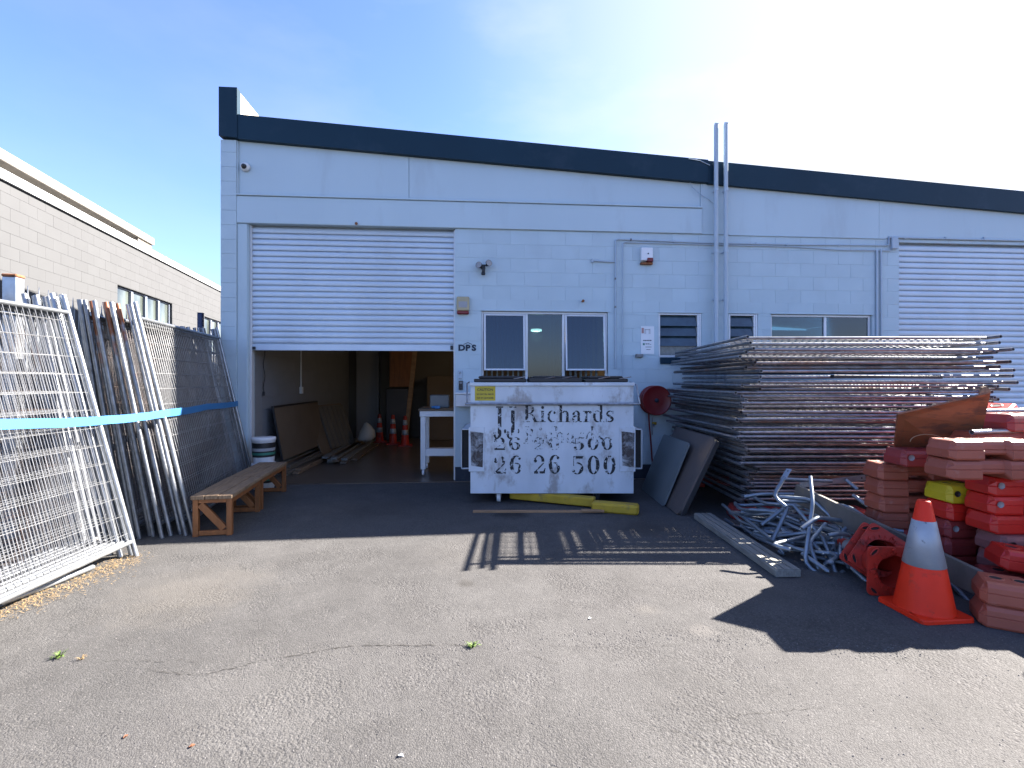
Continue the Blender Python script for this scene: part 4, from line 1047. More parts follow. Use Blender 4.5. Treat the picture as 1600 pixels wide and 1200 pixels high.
# alarm boxes
t = wthing('alarm_box', 'white alarm sounder with red strobe and rusty underside high on the wall', 'alarm', 1009, 401, -.001)
m = MB(); m.bbox(-.085,-.06,-.07,.085,0,.12,.006); m.build('case', M_signwhite, t)
m = MB(); m.bbox(0,-.085,-.09,.085,-.002,-.035,.006); m.build('strobe', M_red, t)
m = MB(); m.bbox(-.09,-.05,-.125,.09,0,-.092,.004); m.build('base_tray', M_rust, t)
m = MB(); m.lathe([(.001,0),(.011,0),(.011,.004)], 10); m.v = [(x+.015,-.061-z,y+.03) for x,y,z in m.v]; m.build('badge', M_ink, t)
t = wthing('alarm_box', 'cream alarm box with dark red base beside the roller door', 'alarm', 723.5, 478, -.001)
m = MB(); m.bbox(-.09,-.06,-.075,.09,0,.125,.012); m.build('case', M_creambox, t)
m = MB(); m.bbox(-.085,-.065,-.125,.085,0,-.077,.012); m.build('strobe', M_red, t)
m = MB(); m.bbox(-.06,-.064,-.03,.06,-.061,.055,.001); m.build('badge', M_sign2, t)
def text(body, size, mt, parent, loc, rot=(R(90),0,0), name='lettering', bold=0.0, ext=.0006, align='CENTER', sx=1.0):
    c = bpy.data.curves.new(name, 'FONT'); c.body = body; c.size = size; c.align_x = align; c.align_y = 'CENTER'; c.extrude = ext; c.offset = bold
    c.resolution_u = 3
    o = bpy.data.objects.new('tmp', c); COL.objects.link(o)
    dg = bpy.context.evaluated_depsgraph_get(); me = bpy.data.meshes.new_from_object(o.evaluated_get(dg)); me.name = name
    COL.objects.unlink(o); bpy.data.objects.remove(o)
    me.materials.clear(); me.materials.append(mt)
    r = link(name, me, parent, loc=loc, rot=rot); r.scale = (sx, 1, 1); return r
t = wthing('wall_sign', 'three dark painted letters under a small roof mark on the pier', 'sign', 731, 543, -.004)
text('D', .115, M_navywall, t, (-.088,-.001,-.008), bold=.006, sx=1.15); text('P', .115, M_navywall, t, (.0,-.001,-.008), bold=.006, sx=1.1); text('S', .115, M_navywall, t, (.086,-.001,-.008), bold=.006, sx=1.15)
m = MB(); m.bar((-.062,-.001,.043),(0,-.001,.072),.003,.008,up=(0,0,1)); m.bar((0,-.001,.072),(.062,-.001,.043),.003,.008,up=(0,0,1)); m.build('roof_mark', M_navywall, t)
t = wthing('notice_sign', 'white notice with pink and green print left of the louvre window', 'sign', 1011.5, 531.5, -.001)
m = MB(); m.bbox(-.1,-.005,-.205,.1,0,.205,.002); m.build('board', M_signwhite, t)
m = MB(); m.box(-.09,-.0062,.10,-.055,-.0056,.18); m.build('print', M_pink, t)
m = MB()
for x in (-.045,-.03,.02,.035): m.box(x,-.0064,.09,x+.007,-.0056,.165)
m.box(-.045,-.0066,.150,.042,-.0058,.160); m.build('emblem', M_sign2, t)
def line(x0, x1, z, h): m = MB(); m.box(x0,-.0062,z,x1,-.0056,z+h); m.build('print', M_ink, t)
for q in ((-.065,-.045,-.012,.014),(-.04,-.02,-.012,.014),(-.015,.005,-.012,.014),(.01,.03,-.012,.014),(.035,.06,-.012,.014),(-.03,.0,-.062,.012),(.005,.03,-.062,.012),(.035,.055,-.066,.007),(-.03,.06,-.105,.007),(-.02,.045,-.142,.007)): line(*q)
m = MB(); m.box(-.07,-.0062,-.075,-.042,-.0056,-.045); m.build('print', M_green, t)
t = wthing('small_box', 'small grey weathered box fixed below the white notice', 'box', 998, 556, -.001); m = MB(); m.bbox(-.055,-.05,-.024,.055,0,.024,.005); m.build('case', M_grey, t)
t = wthing('key_switch', 'grey key switch plate on the pier below the painted letters', 'switch', 719, 585, -.001); m = MB(); m.bbox(-.03,-.02,-.06,.03,0,.06,.004); m.build('plate', M_conduit, t)
m = MB(); m.lathe([(.001,0),(.013,0),(.013,.006)],10); m.v=[(x,-.02-z,y+.02) for x,y,z in m.v]; m.build('key_barrel', M_galv_old, t)
t = wthing('keypad', 'black rectangular keypad on the pier above the white box', 'keypad', 720, 602, -.001); m = MB(); m.bbox(-.028,-.03,-.065,.028,0,.065,.004); m.build('case', M_black, t)
m = MB(); m.bbox(-.018,-.034,.02,.018,-.031,.05,.001); m.build('screen', M_grey, t)
t = wthing('letterbox', 'white plastic box on the pier half hidden behind the steel bin', 'letterbox', 730, 624, -.001); m = MB(); m.bbox(-.16,-.13,-.10,.14,0,.07,.01); m.build('case', M_white, t)
m = MB(); m.bbox(-.17,-.14,.072,.15,0,.10,.008); m.build('lid', M_white, t)
for (u, v, lab) in ((910, 471, 'rusty stub bolt in the wall above the office window'), (558, 351, 'rusty bracket stub under the beam over the roller door')):
    t = wthing('rusty_stub', lab, 'bolt', u, v, -.001); m = MB(); m.tube([(0,-.05,0),(0,0,0)], .014, 8); m.build('shank', M_rust, t); m = MB(); m.tube([(0,-.056,0),(0,-.05,0)], .022, 6, smooth=False); m.build('nut', M_rust, t)
# hose reel
t = wthing('hose_reel', 'round dark red fire hose reel hanging on the wall beside the bin', 'hose reel', 1019, 625, -.03)
m = MB(); m.lathe([(.001,.0),(.05,.0),(.06,.03),(.2,.045),(.215,.06),(.215,.075),(.2,.07),(.17,.055),(.09,.05),(.001,.05)], 40); m.v=[(x,-z-.09,y) for x,y,z in m.v]; m.build('front_disc', M_red, t)
m = MB(); m.lathe([(.001,.0),(.2,.0),(.215,.012),(.2,.02),(.001,.02)], 40); m.v=[(x,-z,y) for x,y,z in m.v]; m.build('back_disc', M_red, t)
m = MB()
for k in range(5): 
    ring = [(.16*math.cos(a*math.pi/12), -.03-.022*k*.9, .16*math.sin(a*math.pi/12)) for a in range(25)]
    m.tube(ring, .012, 6)
m.build('coiled_hose', M_hose, t)
m = MB(); m.lathe([(.001,0),(.03,0),(.03,.02),(.001,.022)],12); m.v=[(x,-z-.14,y) for x,y,z in m.v]; m.build('hub', M_navywall, t)
m = MB(); q=[(-.1,-.09,-.15),(-.09,-.10,-.35),(-.07,-.11,-.6),(-.05,-.1,-.85),(-.02,-.12,-1.05),(-.02,-.2,-1.15),(-.08,-.25,-1.2),(-.16,-.2,-1.2)]; m.tube(q,.0125,8); m.build('hanging_hose', M_hose, t)
t = wthing('wall_tap', 'yellow handled tap on a short pipe below the hose reel', 'tap', 1018, 662, -.001)
m = MB(); m.tube([(0,-.03,.1),(0,-.03,-.16)], .009, 8); m.build('pipe', M_galv, t); m = MB(); m.bbox(-.01,-.07,-.012,.055,-.045,.03,.006); m.build('handle', M_yellow, t); m = MB(); m.tube([(0,-.03,.0),(0,-.09,-.005),(0,-.1,-.04)], .012, 8); m.build('spout', M_galv, t)

# ------------------------------------------------------------------ steel bin
BY = 5.85; bu = lambda u: (u-800)/FPX*BY; bz = lambda v: CH - (v-HORIZ)/FPX*BY
bx0, bx1 = bu(735), bu(990); bz0, bz1 = bz(771), bz(600)
BX = (bx0+bx1)/2; BW = bx1-bx0
bt = thing('skip_bin', 'scuffed white steel front lift bin with worn black stencilled lettering', 'bin', (BX, BY, 0), 0)
w2 = BW/2
m = MB(); m.bbox(-w2, 0, bz0, w2, .006, bz1, .002); m.build('front_plate', M_bin, bt)
m = MB(); m.xprism([(.0065, bz0), (.78, bz0), (.95, bz0+.3), (.95, bz1+.0), (.0065, bz1)], -w2, -w2+.006); m.xprism([(.0065, bz0), (.78, bz0), (.95, bz0+.3), (.95, bz1), (.0065, bz1)], w2-.006, w2); m.build('side_plate', M_bin, bt)
m = MB(); m.box(-w2+.007, .007, bz0+.001, w2-.007, .78, bz0+.008); m.box(-w2+.007, .944, bz0+.3, w2-.007, .95, bz1); m.build('floor_and_back', M_bin, bt)
m = MB(); m.bbox(-w2-.012, -.022, bz1-.022, w2+.012, -.001, bz1+.018, .004); m.build('rim', M_bin, bt)
m = MB(); zr = bz(631)
m.tube([(-w2-.06,-.035,zr),(w2+.06,-.035,zr)], .0165, 10); m.build('crossbar', M_galv, bt)
for s in (-1,1):
    m = MB(); x = s*(w2+.035)
    m.tube([(x,-.035,zr),(x,-.03,bz1+.01),(x+.0,.25,bz1+.02)] if s < 0 else [(x+.03,-.035,zr),(x-.01,-.03,bz1-.01),(x-.02,.25,bz1+.02)], .010, 8); m.build('lid_arm', M_galv_clean if s>0 else M_galv, bt)
# lids
for k, (x0, x1) in enumerate(((-w2+.04, -.30),(-.27, .36),(.39, w2-.06))):
    m = MB(); m.bbox(x0, .02, bz1+.02, x1, .93, bz1+.062 + .008*(k%2), .008)
    m.bbox(x0+.05, .06, bz1+.063, x1-.05, .88, bz1+.095, .012); m.build('lid', M_black, bt)
for x in (-.45,-.1,.1,.55,.8):
    m = MB(); m.tube([(x,.03,bz1+.06),(x+.14,.03,bz1+.085)], .007, 6); m.build('hinge_rod', M_galv_old, bt)
# fork pockets
for s in (-1,1):
    t0 = bz(734); t1 = bz(671)
    m = MB()
    x0, x1 = (w2+.002, w2+.115) if s>0 else (-w2-.115, -w2-.002)
    # open ended box section running front to back
    for (a,b,c,d) in ((x0,t0,x1,t0+.01),(x0,t1-.01,x1,t1),(x1-.008 if s>0 else x0,t0,x1 if s>0 else x0+.008,t1)):
        m.box(a,.05,b,c,.85,d)
    m.build('fork_pocket', M_bin, bt)
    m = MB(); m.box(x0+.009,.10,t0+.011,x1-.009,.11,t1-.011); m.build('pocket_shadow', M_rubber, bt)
    m = MB(); xx0, xx1 = (w2-.165, w2+.02) if s>0 else (-w2-.02, -w2+.165)
    m.bbox(xx0,-.008,t0-.02,xx1,-.0005,t1+.03,.002); m.build('wear_plate', M_bin, bt)
    m = MB(); m.add([(x,-.0095,z) for x,z in ((xx0+.03,t0+.05),(xx1-.02,t0+.03),(xx1-.01,t1-.04),(xx0+.02,t1-.02))],[(0,1,2,3)]); m.build('scuff', M_binmark, bt)
# castors
for x, y in ((-w2+.33,.12),(w2-.42,.12),(-w2+.33,.7),(w2-.42,.7)):
    m = MB(); m.tube([(x-.022,y,.062),(x+.022,y,.062)], .062, 18); m.build('castor', M_white if x<0 else M_rubber, bt)
    m = MB(); m.box(x-.035,y-.03,.06,x-.028,y+.03,bz0); m.box(x+.028,y-.03,.06,x+.035,y+.03,bz0); m.box(x-.04,y-.05,bz0-.008,x+.04,y+.05,bz0-.001); m.build('castor_fork', M_galv_old, bt)
# caution label
lu0, lu1, lv0, lv1 = 742, 774, 604, 626
m = MB(); m.box(bu(lu0)-BX, -.003, bz(lv1), bu(lu1)-BX, -.0008, bz(lv0-.5)); lb = m.build('caution_label', M_labelY, bt)
cx = (bu(lu0)+bu(lu1))/2-BX
text('CAUTION', .042, M_ink, lb, (cx,-.0036,bz(609)), bold=.0008, name='lettering'); text('DO NOT FILL ABOVE', .021, M_ink, lb, (cx,-.0036,bz(616)), bold=.0008); text('TOP OF CONTAINER', .021, M_ink, lb, (cx,-.0036,bz(622)), bold=.0008)

# serif stencil lettering, drawn as outlines (unit: cap height 1)
def ell(cx, cy, rx, ry, a0, a1, n=14): return [(cx+rx*math.cos(R(a0+(a1-a0)*i/n)), cy+ry*math.sin(R(a0+(a1-a0)*i/n))) for i in range(n+1)]
def cres(cx, cy, rx, ry, ix, iy, dx, a0, a1, n=14): return ell(cx,cy,rx,ry,a0,a1,n) + ell(cx+dx,cy,ix,iy,a1,a0,n)
def rc(x0,y0,x1,y1): return [(x0,y0),(x1,y0),(x1,y1),(x0,y1)]
GL = {
 'J': (.62, [rc(.24,.0,.52,.94), rc(.10,.95,.66,1.0), cres(.20,-.0,.32,.22,.10,.16,-.03,180,360), ell(.0,.0,.11,.075,0,360)]),
 '.': (.28, [ell(.12,.08,.085,.085,0,360)]),
 'R': (.86, [rc(.10,.0,.27,1.0), rc(0,0,.36,.045), rc(0,.955,.25,1.0), cres(.34,.745,.27,.255,.13,.2,-.0,-90,90), rc(.28,.95,.36,1.0), rc(.28,.49,.36,.54), [(.38,.49),(.54,.46),(.78,.04),(.88,.045),(.88,.0),(.62,0)]]),
 'i': (.36, [rc(.10,.0,.25,.66), rc(.0,0,.35,.04), rc(.0,.63,.18,.67), ell(.17,.86,.085,.09,0,360)]),
 'c': (.56, [cres(.29,.335,.27,.35,.20,.29,.07,60,300), ell(.43,.55,.07,.075,0,360)]),
 'h': (.72, [rc(.10,0,.25,1.0), rc(0,0,.33,.04), rc(0,.96,.2,1.0), rc(.47,0,.62,.46), rc(.39,0,.70,.04), cres(.42,.44,.20,.24,.08,.17,-.02,0,150)]),
 'a': (.60, [rc(.34,.05,.49,.46), cres(.29,.46,.20,.22,.08,.16,-.02,0,160), ell(.12,.48,.07,.07,0,360), cres(.22,.19,.18,.21,.09,.15,.06,60,330), [(.44,0),(.60,.0),(.60,.05),(.49,.06)]]),
 'r': (.50, [rc(.10,0,.25,.66), rc(0,0,.33,.04), rc(0,.62,.2,.66), cres(.34,.46,.14,.21,.09,.14,.0,80,180), ell(.42,.58,.075,.08,0,360)]),
 'd': (.68, [rc(.40,.0,.55,1.0), rc(.28,.96,.5,1.0), rc(.5,0,.66,.04), cres(.26,.335,.25,.35,.15,.29,.05,60,300)]),
 's': (.50, [cres(.24,.49,.21,.19,.13,.12,.03,50,250), cres(.24,.18,.22,.19,.13,.12,-.03,-130,70), [(.08,.42),(.2,.48),(.44,.2),(.3,.18)], rc(.02,0,.05,.2), rc(.40,.48,.43,.67)]),
 '2': (.66, [cres(.29,.70,.26,.30,.14,.24,-.02,-20,165), ell(.11,.68,.08,.09,0,360), [(.52,.62),(.42,.52),(.05,.08),(.05,.0),(.16,.10),(.53,.55)], rc(.05,0,.58,.13), [(.50,.13),(.58,.13),(.61,.30),(.57,.30)]]),
 '6': (.66, [cres(.33,.50,.29,.51,.17,.46,.05,85,275), cres(.35,.30,.24,.31,.11,.26,-.02,-90,110), ell(.50,.85,.07,.08,0,360), cres(.36,.70,.2,.31,.16,.26,.0,40,90)]),
 '5': (.64, [[(.10,.98),(.54,.98),(.56,1.0),(.50,.84),(.12,.84)], rc(.08,.45,.115,.97), cres(.27,.32,.28,.33,.13,.27,-.02,-125,110), ell(.09,.18,.075,.08,0,360)]),
 '0': (.68, [cres(.31,.5,.28,.51,.14,.46,.02,95,265), cres(.31,.5,.28,.51,.14,.46,-.02,-85,85)]),
 ' ': (.55, []),
}
def stencil(txt, u0, v_base, cap_px, width_px, mt, name='stencil_lettering', y=-.002):
    m = MB(); sz = cap_px/FPX*BY; x = 0; tot = sum(GL[c][0]+.06 for c in txt) - .06
    sx = (width_px/FPX*BY)/tot
    X0 = bu(u0)-BX; Z0 = bz(v_base)
    for c in txt:
        adv, polys = GL[c]
        for k, p in enumerate(polys):
            yy = y - k*.00012
            m.add([(X0+(x+px)*sx, yy, Z0+py*sz) for px, py in p], [tuple(range(len(p)))])
        x += adv + .06
    return m.build(name, mt, bt)
stencil('J.J.', 773, 677, 42, 40, M_stencil3)
stencil('Richards', 818, 659.5, 26.5, 142, M_stencil)
stencil('Richards', 818, 693, 27, 126, M_stencil2, y=-.0032)
stencil('26', 771, 703, 20, 44, M_stencil3, y=-.0026); stencil('26', 833, 703, 20, 43, M_stencil2, y=-.0026); stencil('500', 896, 703, 20, 64, M_stencil3, y=-.0026)
stencil('26', 771, 740, 28, 46, M_stencil3); stencil('26', 833, 740, 29, 44, M_stencil); stencil('500', 893, 741, 29, 72, M_stencil)

# yellow wheel stops and timber strip under the bin
def barthing(name, label, cat, p, q, w, h, mt, group=None, c=.008, part='beam', up=(0,0,1)):
    p, q = Vector(p), Vector(q); t = thing(name, label, cat, p, 0, group)
    return t, p, q
p, q = G(795, 774, .09), G(948, 795, .06)
m = MB(); a_ = Vector((bu(788)+.08, 6.05, .075)); b_ = Vector((.95, 5.70, .06)); m.bar((0,0,0), b_-a_, .13, .10, c=.012); o = m.build('wheel_stop', M_yellow, None, loc=a_); tag(o, 'long yellow painted timber beam lying under the steel bin', 'beam', 'yellow beams under the bin')
m = MB(); a_ = Vector((.90, 5.70, .052)); b_ = Vector((1.38, 5.54, .052)); m.bar((0,0,0), b_-a_, .16, .104, c=.02); o = m.build('wheel_stop', M_yellow, None, loc=a_+Vector((.0,-.14,0))); tag(o, 'short yellow block end sticking out right of the steel bin', 'beam', 'yellow beams under the bin')
m = MB(); a_, b_ = G(739, 799, .01), G(943, 799, .01); m.bar((0,0,0), b_-a_, .05, .02, c=.002); o = m.build('timber_strip', M_tan, None, loc=a_); tag(o, 'thin raw timber strip lying on the asphalt before the bin', 'timber')
m = MB(); a_, b_ = G(908, 797, .03), G(944, 798, .03); m.bar((0,0,0), b_-a_, .07, .012, c=.002); o = m.build('timber_splinter', M_tan, None, loc=a_); tag(o, 'short splintered timber scrap on the right end of the timber strip', 'timber')

# ------------------------------------------------------------------ leaning table tops
def leansheet(label, name, y0, y1, x0, xt, h, mt, th=.018, rad=.04):
    ang = math.atan2(xt, h); L = math.hypot(xt, h)
    t = thing(name, label, 'board', (x0, (y0+y1)/2, 0)); t.rotation_euler = (0, ang, 0)
    pts = []; a, b = (y1-y0)/2, L
    for cy, cz, s0 in ((a-rad, b-rad, 0), (-a+rad, b-rad, 90), (-a+rad, rad, 180), (a-rad, rad, 270)):
        pts += [(cy + rad*math.cos(R(s0+k*18)), cz + rad*math.sin(R(s0+k*18))) for k in range(6)]
    m = MB(); m.xprism(pts, -th, 0); m.build('sheet', mt, t); return t
leansheet('smaller grey blue board with rounded corners leaning in front of the brown one', 'leaning_board', 5.70, 6.66, 1.75, .30, .73, M_greysheet)
t = leansheet('larger dark brown table top leaning on the flat stack of mesh panels', 'leaning_board', 5.32, 6.60, 1.80, .40, .83, M_brownsheet, .025, .07)
m = MB(); m.bbox(.001, -.64, .0, .05, -.60, .90, .004); m.build('frame_edge', M_black, t)

# ------------------------------------------------------------------ flat stack of mesh fence panels
def stack_panels():
    tpl = panel_template(2.55, 2.18, .14, 2.0, M_galv_old, M_wire_old, pitch=.075, r=.0175, rw=.002)
    tplb = panel_template(2.55, 2.18, .14, 2.0, M_galv, M_wire_old, pitch=.075, r=.0175, rw=.002)
    tplr = panel_template(2.55, 2.18, .14, 2.0, M_galv, M_wire, pitch=.075, r=.0175, rw=.002)
    n = 40; z = .20
    for i in range(n):
        top = i/(n-1)
        x = 2.36 + random.uniform(-.07,.07) + (random.uniform(-.04,.08) if i > 26 else 0) - (.06 if 12 < i < 28 else 0) + (.07 if i < 10 else 0); y = 4.98 + random.uniform(-.06,.06) + (.10 if i < 8 else 0)
        yaw = random.uniform(-.018,.018)
        if i >= n-3: yaw = [-.012,.015,.0][i-n+3]
        pit = random.uniform(-.006,.006); rol = random.uniform(-.005,.005)
        if i > 32: pit -= .006*(i-32)/3
        M = Matrix.Translation((x, y, z)) @ Matrix.Rotation(yaw, 4, 'Z') @ Matrix.Rotation(R(-90) + pit, 4, 'X') @ Matrix.Rotation(rol, 4, 'Y') @ Matrix.Scale(1, 4)
        M = Matrix.Translation((x, y, z)) @ Matrix.Rotation(yaw, 4, 'Z') @ Matrix.Rotation(rol, 4, 'Y') @ Matrix.Rotation(pit, 4, 'X') @ Matrix(((1,0,0,0),(0,0,1,0),(0,-1,0,0),(0,0,0,1)))
        TENS = 'topmost second third fourth fifth sixth seventh eighth ninth tenth eleventh twelfth thirteenth fourteenth fifteenth sixteenth seventeenth eighteenth nineteenth twentieth'.split()
        lab = {n-1: 'topmost mesh fence panel of the tall flat stack before the right roller door', n-2: 'second panel from the top of the tall flat stack of mesh panels',
               0: 'bottom mesh panel of the tall flat stack resting on red blocks'}.get(i,
               '%s mesh fence panel from the top of the tall flat stack' % TENS[n-1-i] if i >= n-20 else '%s mesh fence panel from the bottom of the tall flat stack' % TENS[i])
        place_panel(random.choice([tpl, tplb, tplb, tplr]) if i < 36 else tplr, M, lab, 'mesh fence panels lying in the tall flat stack')
        z += random.choice([.036,.037,.038,.040,.044,.050,.062])*.975
    print('stack top', z)
stack_panels()
# black pipes / cloth wedged in the stack
m = MB(); m.bar((0,0,0), (1.1,.02,-.01), .06, .03, c=.004); o = m.build('black_strip', M_black, None, loc=D(1300, 588, 4.96)); tag(o, 'black strip wedged flat between the upper panels of the tall stack', 'strip')

# ------------------------------------------------------------------ plastic coated barrier blocks
def barrier_block_mesh(mt, L=.62, W=.24, H=.128):
    m = MB(); c = .012; nw, nh = .075, .034
    def ring(inset, z, y):                       # not used
        pass
    # plan outline: chamfered ends; side profile has a carry notch underneath
    ex = .032
    xs = [-L/2, -L/2+ex, -nw-.02, -nw, nw, nw+.02, L/2-ex, L/2]
    wy = [W/2-.028, W/2, W/2, W/2-.030, W/2-.030, W/2, W/2, W/2-.028]
    zb_ = [.012, 0, 0, nh, nh, 0, 0, .012]
    rings = []
    vs = []
    for x, w, zb1 in zip(xs, wy, zb_):
        base = len(vs)
        e = .02 if abs(x) == L/2 else 0
        xi = x - math.copysign(.022, x) if abs(x) == L/2 else x
        vs += [(x, -w+.006, zb1), (x, w-.006, zb1), (x, w, zb1+.012), (x, w-.001, .062), (x, w-.006, .066), (x, w-.002, .070), (xi, w-.004, H-.03), (xi, w-.014, H-.008-e*.3), (xi, w-.03, H-e*.3), (xi, -w+.03, H-e*.3), (xi, -w+.014, H-.008-e*.3), (xi, -w+.004, H-.03), (x, -w+.002, .070), (x, -w+.006, .066), (x, -w+.001, .062), (x, -w, zb1+.012)]
    K = 16; fs = []
    for i in range(len(xs)-1):
        for k in range(K): fs.append((i*K+k, i*K+(k+1)%K, (i+1)*K+(k+1)%K, (i+1)*K+k))
    fs.append(tuple(range(K))[::-1]); fs.append(tuple((len(xs)-1)*K + k for k in range(K)))
    m.add(vs, [f[::-1] for f in fs])
    for sx in (-1, 1):                           # raised socket rings with dark holes
        for dx in (.11, .22):
            x = sx*dx; n = 14
            m.lathe([(.044,H-.004),(.042,H+.002),(.034,H+.0035),(.030,H+.002),(.028,H-.001)], n, x, 0)
    me = m.mesh('body', mt)
    return me
def socket_mesh():
    m = MB()
    for x in (-.22,-.11,.11,.22): m.lathe([(.0285,.1285+.0004),(.0005,.1285+.0006)], 14, x, 0)
    return m.mesh('socket', M_dark)
def dot_mesh(mt):
    m = MB(); m.lathe([(.001,0),(.022,0),(.023,-.004)], 16); m.v = [(x-.248, -.1215+z*.5-.0, y+.072) for x, y, z in m.v]
    return m.mesh('reflector', mt)
BM = {}
SOCK = socket_mesh(); DOT = dot_mesh(M_dot); DOTK = dot_mesh(M_black)
def bblock(x, y, z, mt, label, yaw=0.0, dot=None, roll=0.0, pitch=0.0, group=None):
    if mt.name not in BM: BM[mt.name] = barrier_block_mesh(mt)
    t = thing('barrier_block', label, 'barrier block', (x, y, z), 0, group); t.rotation_euler = (pitch, roll, yaw)
    link('body', BM[mt.name], t); link('socket', SOCK, t)
    if dot: link('reflector', dot, t)
    return t
HB_ = .1305
# leftmost stack: faded terracotta, four seen and more under
YA = 4.06; xA = (1424-800)/FPX*YA
n = 6; ord_ = ['top', 'second', 'third', 'fourth', 'fifth', 'bottom']
S1 = 0.085
for k in range(n):
    mt = M_terra if k >= 2 else M_maroon
    z = .003 + k*HB_ 
    bblock(xA + random.uniform(-.008,.008), YA + random.uniform(-.012,.012), z, mt, ('%s faded terracotta block of the stack beneath the plywood sheet' if k >= 2 else '%s dull red block low in the stack beneath the plywood sheet') % ord_[n-1-k], yaw=-.10 + random.uniform(-.03,.03), group='blocks stacked under the plywood')
# red block lying on that stack, in front of the plywood
bblock((1452-800)/FPX*3.86 + .06, 3.90, .003 + n*HB_ + .004, M_maroon, 'dull red block with a pale reflector resting before the plywood sheet', yaw=-.05, dot=DOT)
# stack with the yellow block
YB = 3.80; xB = (1487-800)/FPX*YB + .17
cols = [M_maroon, M_maroon, M_maroon, M_brightred, M_yelblock]
labs = ['bottom red block under the yellow one, just behind the upright cone', 'dull red block second from the bottom below the yellow one', 'dull red block with a grey reflector, two below the yellow one', 'bright red block directly beneath the single yellow block', 'only yellow block, topping the stack behind the upright cone']
z = .02
for k in range(5):
    bblock(xB + random.uniform(-.01,.01), YB + random.uniform(-.01,.01), z, cols[k], labs[k], yaw=.03 + random.uniform(-.03,.03), dot=(DOTK if k == 4 else DOT if k == 2 else None), group='blocks stacked under the yellow one'); z += HB_
bblock(3.71, 3.775, z + .004, M_maroon, 'dull red block added behind the yellow one to shade the ground', yaw=.0); bblock(3.71, 3.77, z + .008 + 2*HB_, M_terra, 'faded block added to close a light gap behind the terracotta pair', yaw=-.02); bblock(3.70, 3.775, z + .006 + HB_, M_maroon, 'upper dull red block added behind the terracotta pair to shade the ground', yaw=.02)  # three mostly hidden blocks, added to stop sunlight coming through between the stacks
z_gap = z + 3*HB_
# right stack
YC = 3.52; xC = (1515-800)/FPX*YC + .37
cols = [M_maroon, M_mauve, M_mauve, M_brightred, M_brightred, M_brightred]
labs = ['lowest red block of the right stack, mostly hidden behind the plank end', 'lower mauve block of the right stack with no reflector showing', 'upper mauve block with a dark reflector in the right stack',
        'third bright red block down, sitting on the mauve blocks', 'second bright red block with a grey reflector in the right stack', 'uppermost bright red block with grey reflector beneath the terracotta pair']
z = .003
for k in range(6):
    bblock(xC + random.uniform(-.012,.012) + (.02 if k in (1,2) else 0), YC + random.uniform(-.012,.012) - (.05 if k < 3 else 0), z, cols[k], labs[k], yaw=-.02 + random.uniform(-.03,.03), dot=(DOT if k in (4,5) else DOTK if k == 2 else None), group='blocks in the right hand stack'); z += HB_
# terracotta pair on top
for k in range(2):
    bblock((1478-800)/FPX*3.32 + .33 + .01*k, 3.42, z + .004, M_terra, ['lower terracotta block resting on the bright red blocks', 'upper terracotta block topping the right hand stack'][k], yaw=-.03 + .02*k, group='terracotta pair on the right stack'); z += HB_
# red box block lower right, and foreground pair
bblock(3.44, 3.16, .22, M_brightred, 'shiny red block tilted against the right stack at the picture edge', yaw=-.35, roll=.10)
bblock(3.42, 3.22, .075, M_maroon, 'dull red block lying under the tilted shiny one', yaw=-.25)
for k in range(2):
    bblock(3.09 + .012*k, 2.88, .003 + k*HB_, M_terra, ['lower foreground terracotta block at the right picture edge', 'upper foreground terracotta block at the right picture edge'][k], yaw=-.52 - .03*k, group='foreground terracotta pair')
# stacks running on to the right, and farther reds behind
bk = 0
for (x, y, h, mt) in ((3.95,3.45,8,M_terra),(3.98,3.9,8,M_maroon),(4.45,4.35,9,M_brightred),(3.75,4.25,7,M_terra),(4.62,3.55,8,M_terra),(5.1,4.3,9,M_terra),(3.5,2.85,3,M_terra),(4.3,3.02,8,M_maroon),(4.3,2.72,8,M_terra)):
    for k in range(h):
        u_ = 800 + FPX*(x-.31)/y
        q = 'faded' if mt is M_terra else 'red'
        bblock(x + random.uniform(-.02,.02), y + random.uniform(-.02,.02), .003 + k*HB_, mt, '%s block in the stacks continuing off the right picture edge' % q, yaw=random.uniform(-.06,.06), group='blocks in the stacks at the right edge')
bblock(3.98, 4.15, 7*HB_ + .13, M_brightred, 'tilted red block on top of the far stack at the right edge', yaw=.5, roll=-.35)
bblock(3.94, 3.80, z_gap + .010, M_maroon, 'dull red block lying level on the stack behind the terracotta pair', yaw=.16)
bblock(3.72, 4.28, 7*HB_ + .01, M_maroon, 'dull red block just right of the plywood corner on the far stack', yaw=.3)
for i, (a_, b_, r_) in enumerate((((3.35,3.62,1.075),(4.9,3.9,1.09),.019), ((3.55,4.0,1.20),(5.0,4.1,1.22),.02))):
    m = MB(); m.tube([(0,0,0), Vector(b_)-Vector(a_)], r_, 8, hollow=True); o = m.build('loose_pipe', M_galv_clean, None, loc=a_); tag(o, ['bright pipe lying across the terracotta blocks beside the plywood', 'short upper pipe resting on the far red blocks'][i], 'pipe')
# red blocks under the flat stack
for i, (x, y) in enumerate(((2.62,5.25),(3.35,5.2),(4.1,5.22),(4.8,5.25),(2.7,6.9),(4.7,6.9))):
    bblock(x, y, .003, M_maroon, 'dull red block supporting the tall flat stack of mesh panels', yaw=random.uniform(-.2,.2), group='blocks under the flat stack')

